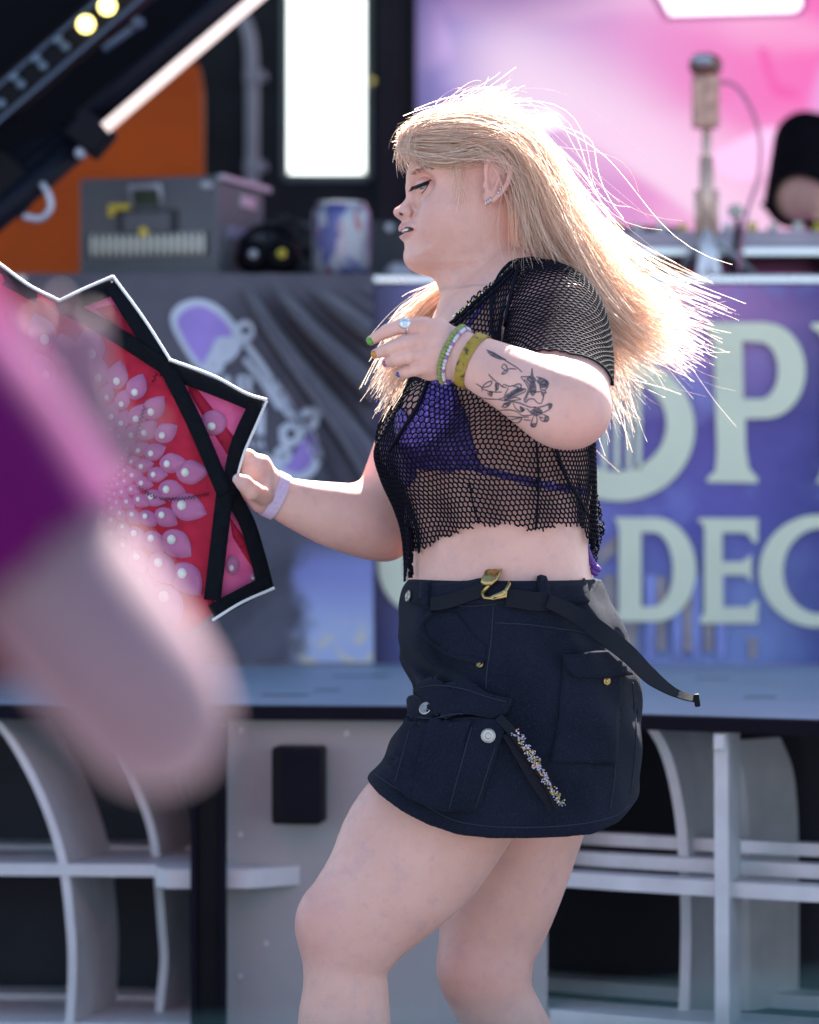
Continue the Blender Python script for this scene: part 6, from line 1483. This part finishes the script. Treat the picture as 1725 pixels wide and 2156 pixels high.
def strip(pts, w, yfn, name='trim', lift=.003):
    P = catmull(np.array(pts, float), 40) if len(pts) > 2 else np.linspace(np.array(pts[0], float), np.array(pts[1], float), 14)
    T = np.gradient(P, axis=0); T /= np.linalg.norm(T, axis=1)[:, None]; N = np.stack([-T[:, 1], T[:, 0]], 1)*w/2
    poly = [tuple(q) for q in P+N]+[tuple(q) for q in (P-N)[::-1]]
    return sheet_px(poly, yfn, .0026, name, M_ftrim, fan, 14, .0, lift)
mixy = lambda x, y: yfan(x, y)
strip([(128, 640), (240, 702), (352, 774)], 34, mixy, lift=.009); strip([(346, 762), (410, 890), (474, 1040)], 34, mixy, lift=.012); strip([(474, 1034), (447, 1264)], 36, mixy, lift=.010)
strip([(-60, 540), (0, 580), (120, 645)], 30, mixy)
f1, f2, f3 = yflap(1), yflap(2), yflap(3)
strip([(122, 652), (180, 628), (240, 604)], 32, f1, lift=.010); strip([(234, 596), (290, 685), (350, 770)], 32, f1, lift=.013)
strip([(342, 774), (450, 815), (550, 856)], 34, f2, lift=.010); strip([(541, 850), (500, 945), (484, 1040)], 34, f2, lift=.013)
strip([(486, 1036), (520, 1100), (545, 1180), (560, 1238)], 34, f3, lift=.010); strip([(568, 1226), (510, 1255), (446, 1290)], 34, f3, lift=.013)
M_wcord = simple('white_ribbed_edge', (.72, .72, .70), .6, var=.1)
def edging(pts, yfn, off=0):
    P = catmull(np.array(pts, float), 60); q = MB(); L = [W(a, b_, yfn(a, b_)-.017) for a, b_ in P]; L = np.array(L)
    r_ = .0023*(1+.08*np.sin(np.arange(60)*2.1)); return q.tube(L, r_, 6).build('white_edging', M_wcord, fan, smooth=True)
edging([(-60, 515), (0, 556), (60, 600), (126, 634)], mixy); edging([(124, 634), (178, 608), (238, 582)], f1); edging([(238, 582), (304, 672), (360, 760)], f1); edging([(356, 757), (452, 793), (522, 830), (562, 842)], f2); edging([(562, 844), (534, 908), (514, 955), (500, 1004)], f2); edging([(578, 1238), (510, 1268), (448, 1306)], f3)
# printed drops: rows radiating from the fan's centre
cxp, cyp = 205, 1000
BODYA = np.array(BODYP, float)
body_in = np.array([(-60, 620), (125, 668), (240, 726), (330, 786), (385, 890), (452, 1040), (440, 1160), (430, 1280), (400, 1400), (-60, 1500)], float)
def drop(c, d, L, wd):
    d = np.array(d)/np.linalg.norm(d); n_ = np.array([-d[1], d[0]]); out = []
    for i in range(26):
        t = 2*math.pi*i/26; x = math.cos(t); y = math.sin(t)*(1-.42*max(0, x)**.9)*(1 if x < 0 else (1-x**6*.75)); out.append(tuple(c+d*x*L+n_*y*wd))
    return out
rr_ = 34; ring_i = 0
while rr_ < 330:
    size = 2+rr_*.145; n_ = int(2*math.pi*rr_*.95/(size*1.68)); 
    for j in range(n_):
        a = 2*math.pi*(j+.5*(ring_i % 2))/n_+rng.normal(0, .015)
        c = np.array([cxp+rr_*math.cos(a)*.82, cyp+rr_*math.sin(a)*1.12])
        if not inpoly(body_in, c[None])[0] or c[0] < 40: continue
        d = np.array([math.cos(a)*.82, math.sin(a)*1.12]); sz = size*rng.uniform(.85, 1.1)
        poly = drop(c, d, sz*1.0, sz*.76)
        if inpoly(BODYA, np.array(poly)).mean() < .8: continue
        dp_ = sheet_px(poly, yfan, .0006, 'drop_print', M_drop, fan, 16, .006, .0014)
        cc_ = c-d/np.linalg.norm(d)*sz*.45; sheet_px(ell(cc_[0], cc_[1], sz*.24, sz*.27, 12), yfan, .0006, 'dot_print', M_dot, dp_, 10, .006, .0022)
    rr_ += size*1.62; ring_i += 1
for k, cs in ((1, [((222, 665), 30, 26)]), (2, [((450, 890), 44, 38), ((395, 815), 26, 22), ((480, 960), 24, 20)]), (3, [((490, 1190), 24, 30), ((535, 1215), 16, 14), ((500, 1110), 18, 16)])):
    for c, a, b_ in cs:
        e = ell(c[0], c[1], a*.62, b_*.7, 20); tri_ = {1: [(150, 640), (232, 612), (330, 752)], 2: [(362, 782), (524, 856), (480, 1010)], 3: [(484, 1060), (540, 1190), (548, 1222), (466, 1270)]}[k]
        if not inpoly(np.array(tri_, float), np.array(e)).all(): continue
        o_ = sheet_px(e, yflap(k), .0006, 'drop_print', M_drop, fan, 12, .003, .0024); sheet_px(ell(c[0]-a*.1, c[1]+b_*.2, a*.20, b_*.22, 12), yflap(k), .0006, 'dot_print', M_dot, o_, 10, .003, .0032)
# stitched lines
def stitches(pts):
    P = catmull(np.array(pts, float), 46); q = MB()
    for i in range(0, 45):
        a, b_ = P[i], P[i+1]; t = (b_-a)/np.linalg.norm(b_-a); n_ = np.array([-t[1], t[0]])*4.5*(1 if i % 2 else -1)
        q.tube(np.array([W(*(a-n_*.8), yfan(*a)-.0035), W(*(b_+n_*.8), yfan(*b_)-.0035)]), .0005, 4)
    q.build('stitching', M_ftrim, fan)
stitches([(330, 785), (310, 840), (292, 900), (275, 950), (262, 985)]); stitches([(290, 1025), (330, 1048), (380, 1050), (440, 1040)])
# ================================================================== OTHER PEOPLE AND AN ADDED RAIL
def build_person(parts, lo, hi, h):
    f = Field()
    for p in parts: f.add(p[0], p[1], .01)
    V, F = mesh_field(f, lo, hi, h); return relax(V, F, 2), F
def split_mesh(V, F, masks):
    fn_ = np.cross(V[F[:, 2]]-V[F[:, 0]], V[F[:, 3]]-V[F[:, 1]]); N = np.zeros_like(V)
    for k in range(4): np.add.at(N, F[:, k], fn_)
    N /= np.linalg.norm(N, axis=1)[:, None]+1e-12
    c = V[F].mean(1); out = []; used = np.zeros(len(F), bool)
    for fn in masks[:-1]:                                   # clothes: lifted off the skin
        m_ = fn(c) & ~used; used |= m_; f2 = F[m_]; uu, inv = np.unique(f2, return_inverse=True); out.append((V[uu]+N[uu]*.010, inv.reshape(f2.shape)))
    out.append((V, F)); return out
def S3(p0, p1, a, b): return Seg(p0, p1, a, b, a, b, (0, 1, .01))
# ---- person close to the camera at the left: purple top, bare arm
yp = -3.4
fgp = thing('person', 'person in loose purple top with one bare arm hanging, sunlit along its edge', 'person', (-.42, yp, 0))
A = lambda px_, py_, y=yp: np.array(W(px_, py_, y))
sh, el_ = A(-330, 700), A(330, 1515)
armP = loft([(-330, 700, yp, 190, 1.0), (-130, 880, yp, 182, 1.1), (30, 1100, yp, 172, 1.2), (180, 1310, yp, 170, 1.35), (280, 1440, yp, 158, 1.4), (330, 1515, yp, 130, 1.3)], 14)
wr_ = A(180, 1180, yp+.24); fore = [S3(el_, (el_+wr_)/2, .030, .030), S3((el_+wr_)/2, wr_, .030, .021)]
hand_ = [Seg(wr_, wr_+np.array([-.03, .03, .07]), .022, .036, .014, .014, (1, 0, 0))]+[S3(wr_+np.array([-.045+.018*k, .032, .075]), wr_+np.array([-.06+.02*k, .05, .135+.01*(k in (1, 2))]), .008, .006) for k in range(4)]+[S3(wr_+np.array([.0, .02, .03]), wr_+np.array([.035, .03, .075]), .010, .007)]
X0 = -.51
torsoP = [Seg((X0, yp, z0), (X0, yp, z1), a0, a1, b0, b1, (0, 1, 0)) for z0, z1, a0, a1, b0, b1 in ((.80, .95, .11, .10, .165, .15), (.95, 1.10, .10, .115, .15, .155), (1.10, 1.20, .115, .085, .155, .12), (1.20, 1.27, .085, .05, .12, .055))]
neckh = [S3((X0, yp, 1.25), (X0, yp+.02, 1.35), .05, .05), Ell((X0, yp+.03, 1.44), (.075, .092, .112))]
legs_ = [S3((X0+s_*.085, yp, .80), (X0+s_*.09, yp, .46), .085, .058) for s_ in (-1, 1)]+[S3((X0+s_*.09, yp, .46), (X0+s_*.09, yp-.01, .09), .055, .036) for s_ in (-1, 1)]+[Seg((X0+s_*.09, yp-.02, .045), (X0+s_*.1, yp+.13, .035), .036, .034, .034, .028, (1, 0, 0)) for s_ in (-1, 1)]
arm2 = [S3((X0-.15, yp, 1.19), (X0-.23, yp-.02, .97), .048, .038), S3((X0-.23, yp-.02, .97), (X0-.21, yp+.12, .78), .036, .024), Ell((X0-.205, yp+.15, .74), (.02, .035, .04))]
shl = [S3((X0+.10, yp, 1.18), sh, .06, .052)]
V_, F_ = build_person([(torsoP, .02), (shl, .03), (armP, .03), (fore, .02), (hand_, .008), (neckh, .02), (legs_, .02), (arm2, .02)], np.array((X0-.30, yp-.22, -.01)), np.array((.0, yp+.42, 1.68)), .0075)
def arm_t(c): d = A(180, 1310)-sh; return ((c-sh)@d)/(d@d)
in_sleeve = lambda c: (c[:, 0] > X0+.10) & (arm_t(c) < .80) & (c[:, 1] < yp+.15)
ms = split_mesh(V_, F_, [lambda c: (((c[:, 2] > .92) & (c[:, 2] < 1.255) & (c[:, 0] < X0+.165) & (c[:, 0] > X0-.17)) | in_sleeve(c) | ((c[:, 2] > 1.06) & (c[:, 2] < 1.24) & (c[:, 0] < X0))), lambda c: (c[:, 2] <= .93) & (c[:, 2] > .55) & (np.abs(c[:, 0]-X0) < .19), lambda c: np.ones(len(c), bool)])
M_purp = simple('purple_jersey', (.105, .002, .075), .8, var=.25, nscale=6, spec=.1); M_mar = simple('maroon_cloth', (.09, .008, .012), .85, spec=.1)
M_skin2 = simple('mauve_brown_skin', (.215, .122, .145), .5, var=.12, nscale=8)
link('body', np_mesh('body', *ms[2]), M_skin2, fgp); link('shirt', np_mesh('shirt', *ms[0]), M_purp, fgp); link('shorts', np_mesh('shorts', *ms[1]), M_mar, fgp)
hb = MB(); hb.ellipsoid((X0, yp+.015, 1.465), (.088, .10, .11), 16); hb.ellipsoid((X0, yp-.07, 1.38), (.075, .05, .13), 14); hb.build('hair', simple('brown_hair', (.06, .03, .018), .6, nscale=60, var=.4), fgp, smooth=True)
dr_ = catmull(np.array([A(-95, 960, yp+.03), A(-70, 1150, yp+.03), A(-45, 1320, yp+.02), A(-35, 1440, yp+.02)]), 24)
MB().tube(dr_, np.interp(np.linspace(0, 1, 24), [0, .4, .8, 1], [.030, .030, .030, .018])*(1+.06*np.sin(np.arange(24)*1.3)), 16).build('sleeve_drape', M_mar, fgp, smooth=True)
# ---- DJ behind the table, cut by the right edge
yd = 4.25
dj = thing('person', 'person in dark clothes behind the music player reaching down to it', 'person', (1.28, yd, ZD))
XD = 1.26
tp_ = [Seg((XD, yd, z0), (XD, yd, z1), a0, a1, b0, b1, (0, 1, 0)) for z0, z1, a0, a1, b0, b1 in ((1.50, 1.75, .12, .13, .18, .19), (1.75, 1.98, .13, .12, .19, .22), (1.98, 2.10, .12, .06, .22, .07))]
nh = [S3((XD, yd, 2.08), (XD-.01, yd-.04, 2.20), .055, .055), Ell((XD-.02, yd-.07, 2.29), (.078, .096, .115)), Ell((XD-.02, yd-.17, 2.27), (.012, .018, .02))]
s0, e0, w0 = np.array((XD-.21, yd, 2.0)), np.array((XD-.265, yd-.22, 1.83)), np.array((XD-.235, yd-.62, 1.785))
armd = [S3(s0, e0, .075, .066), S3(e0, (e0+w0)/2, .060, .050), S3((e0+w0)/2, w0, .050, .036)]
hd = [Seg(w0, w0+np.array([.0, -.07, -.02]), .030, .040, .020, .016, (1, 0, 0))]+[S3(w0+np.array([-.028+.019*k, -.075, -.02]), w0+np.array([-.034+.022*k, -.13, -.055]), .010, .008) for k in range(4)]+[S3(w0+np.array([.03, -.03, -.01]), w0+np.array([.055, -.075, -.04]), .011, .008)]
s1, e1, w1 = np.array((XD+.21, yd, 2.0)), np.array((XD+.27, yd-.12, 1.78)), np.array((XD+.14, yd-.42, 1.77))
arm1 = [S3(s1, e1, .066, .056), S3(e1, w1, .050, .032), Ell(w1+np.array([0, -.06, -.02]), (.04, .06, .02))]
lg = [S3((XD+s_*.09, yd, 1.52), (XD+s_*.1, yd, 1.12), .10, .07) for s_ in (-1, 1)]+[S3((XD+s_*.1, yd, 1.12), (XD+s_*.1, yd+.02, .74), .066, .045) for s_ in (-1, 1)]+[Seg((XD+s_*.1, yd+.03, .705), (XD+s_*.11, yd-.13, .70), .04, .04, .034, .03, (1, 0, 0)) for s_ in (-1, 1)]
V_, F_ = build_person([(tp_, .02), (nh, .02), (armd, .03), (hd, .008), (arm1, .03), (lg, .02)], np.array((XD-.42, yd-.80, ZD-.005)), np.array((XD+.42, yd+.24, 2.45)), .009)
ms = split_mesh(V_, F_, [lambda c: (c[:, 2] > 1.5) & (c[:, 2] < 2.12) & (c[:, 1] > yd-.30), lambda c: (c[:, 2] <= 1.5), lambda c: np.ones(len(c), bool)])
M_dk = simple('black_cotton', (.006, .005, .008), .9, spec=.08)
link('body', np_mesh('body', *ms[2]), simple('warm_tan_skin', (.78, .42, .30), .5), dj); link('shirt', np_mesh('shirt', *ms[0]), M_dk, dj); link('trousers', np_mesh('trousers', *ms[1]), M_dk, dj)
MB().ellipsoid((XD-.02, yd-.045, 2.335), (.086, .10, .09), 14).build('hair', simple('dark_hair', (.02, .012, .01), .6), dj, smooth=True)
q = MB(); q.tube(np.array([e0+np.array([.05, .0, -.02]), e0+np.array([-.03, -.0, -.03]), e0+np.array([-.085, .0, -.012])]), [.06, .04, .004], 12); q.build('sleeve_cuff', M_dk, dj, smooth=True)
# ---- made-up turquoise rail near the viewer, added to tint and darken the bottom edge
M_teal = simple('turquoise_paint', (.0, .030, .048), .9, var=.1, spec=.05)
br = thing('added_rail', 'made-up low turquoise rail on two posts, added to tint the bottom edge', 'added_rail', (.1, -4.2, 0))
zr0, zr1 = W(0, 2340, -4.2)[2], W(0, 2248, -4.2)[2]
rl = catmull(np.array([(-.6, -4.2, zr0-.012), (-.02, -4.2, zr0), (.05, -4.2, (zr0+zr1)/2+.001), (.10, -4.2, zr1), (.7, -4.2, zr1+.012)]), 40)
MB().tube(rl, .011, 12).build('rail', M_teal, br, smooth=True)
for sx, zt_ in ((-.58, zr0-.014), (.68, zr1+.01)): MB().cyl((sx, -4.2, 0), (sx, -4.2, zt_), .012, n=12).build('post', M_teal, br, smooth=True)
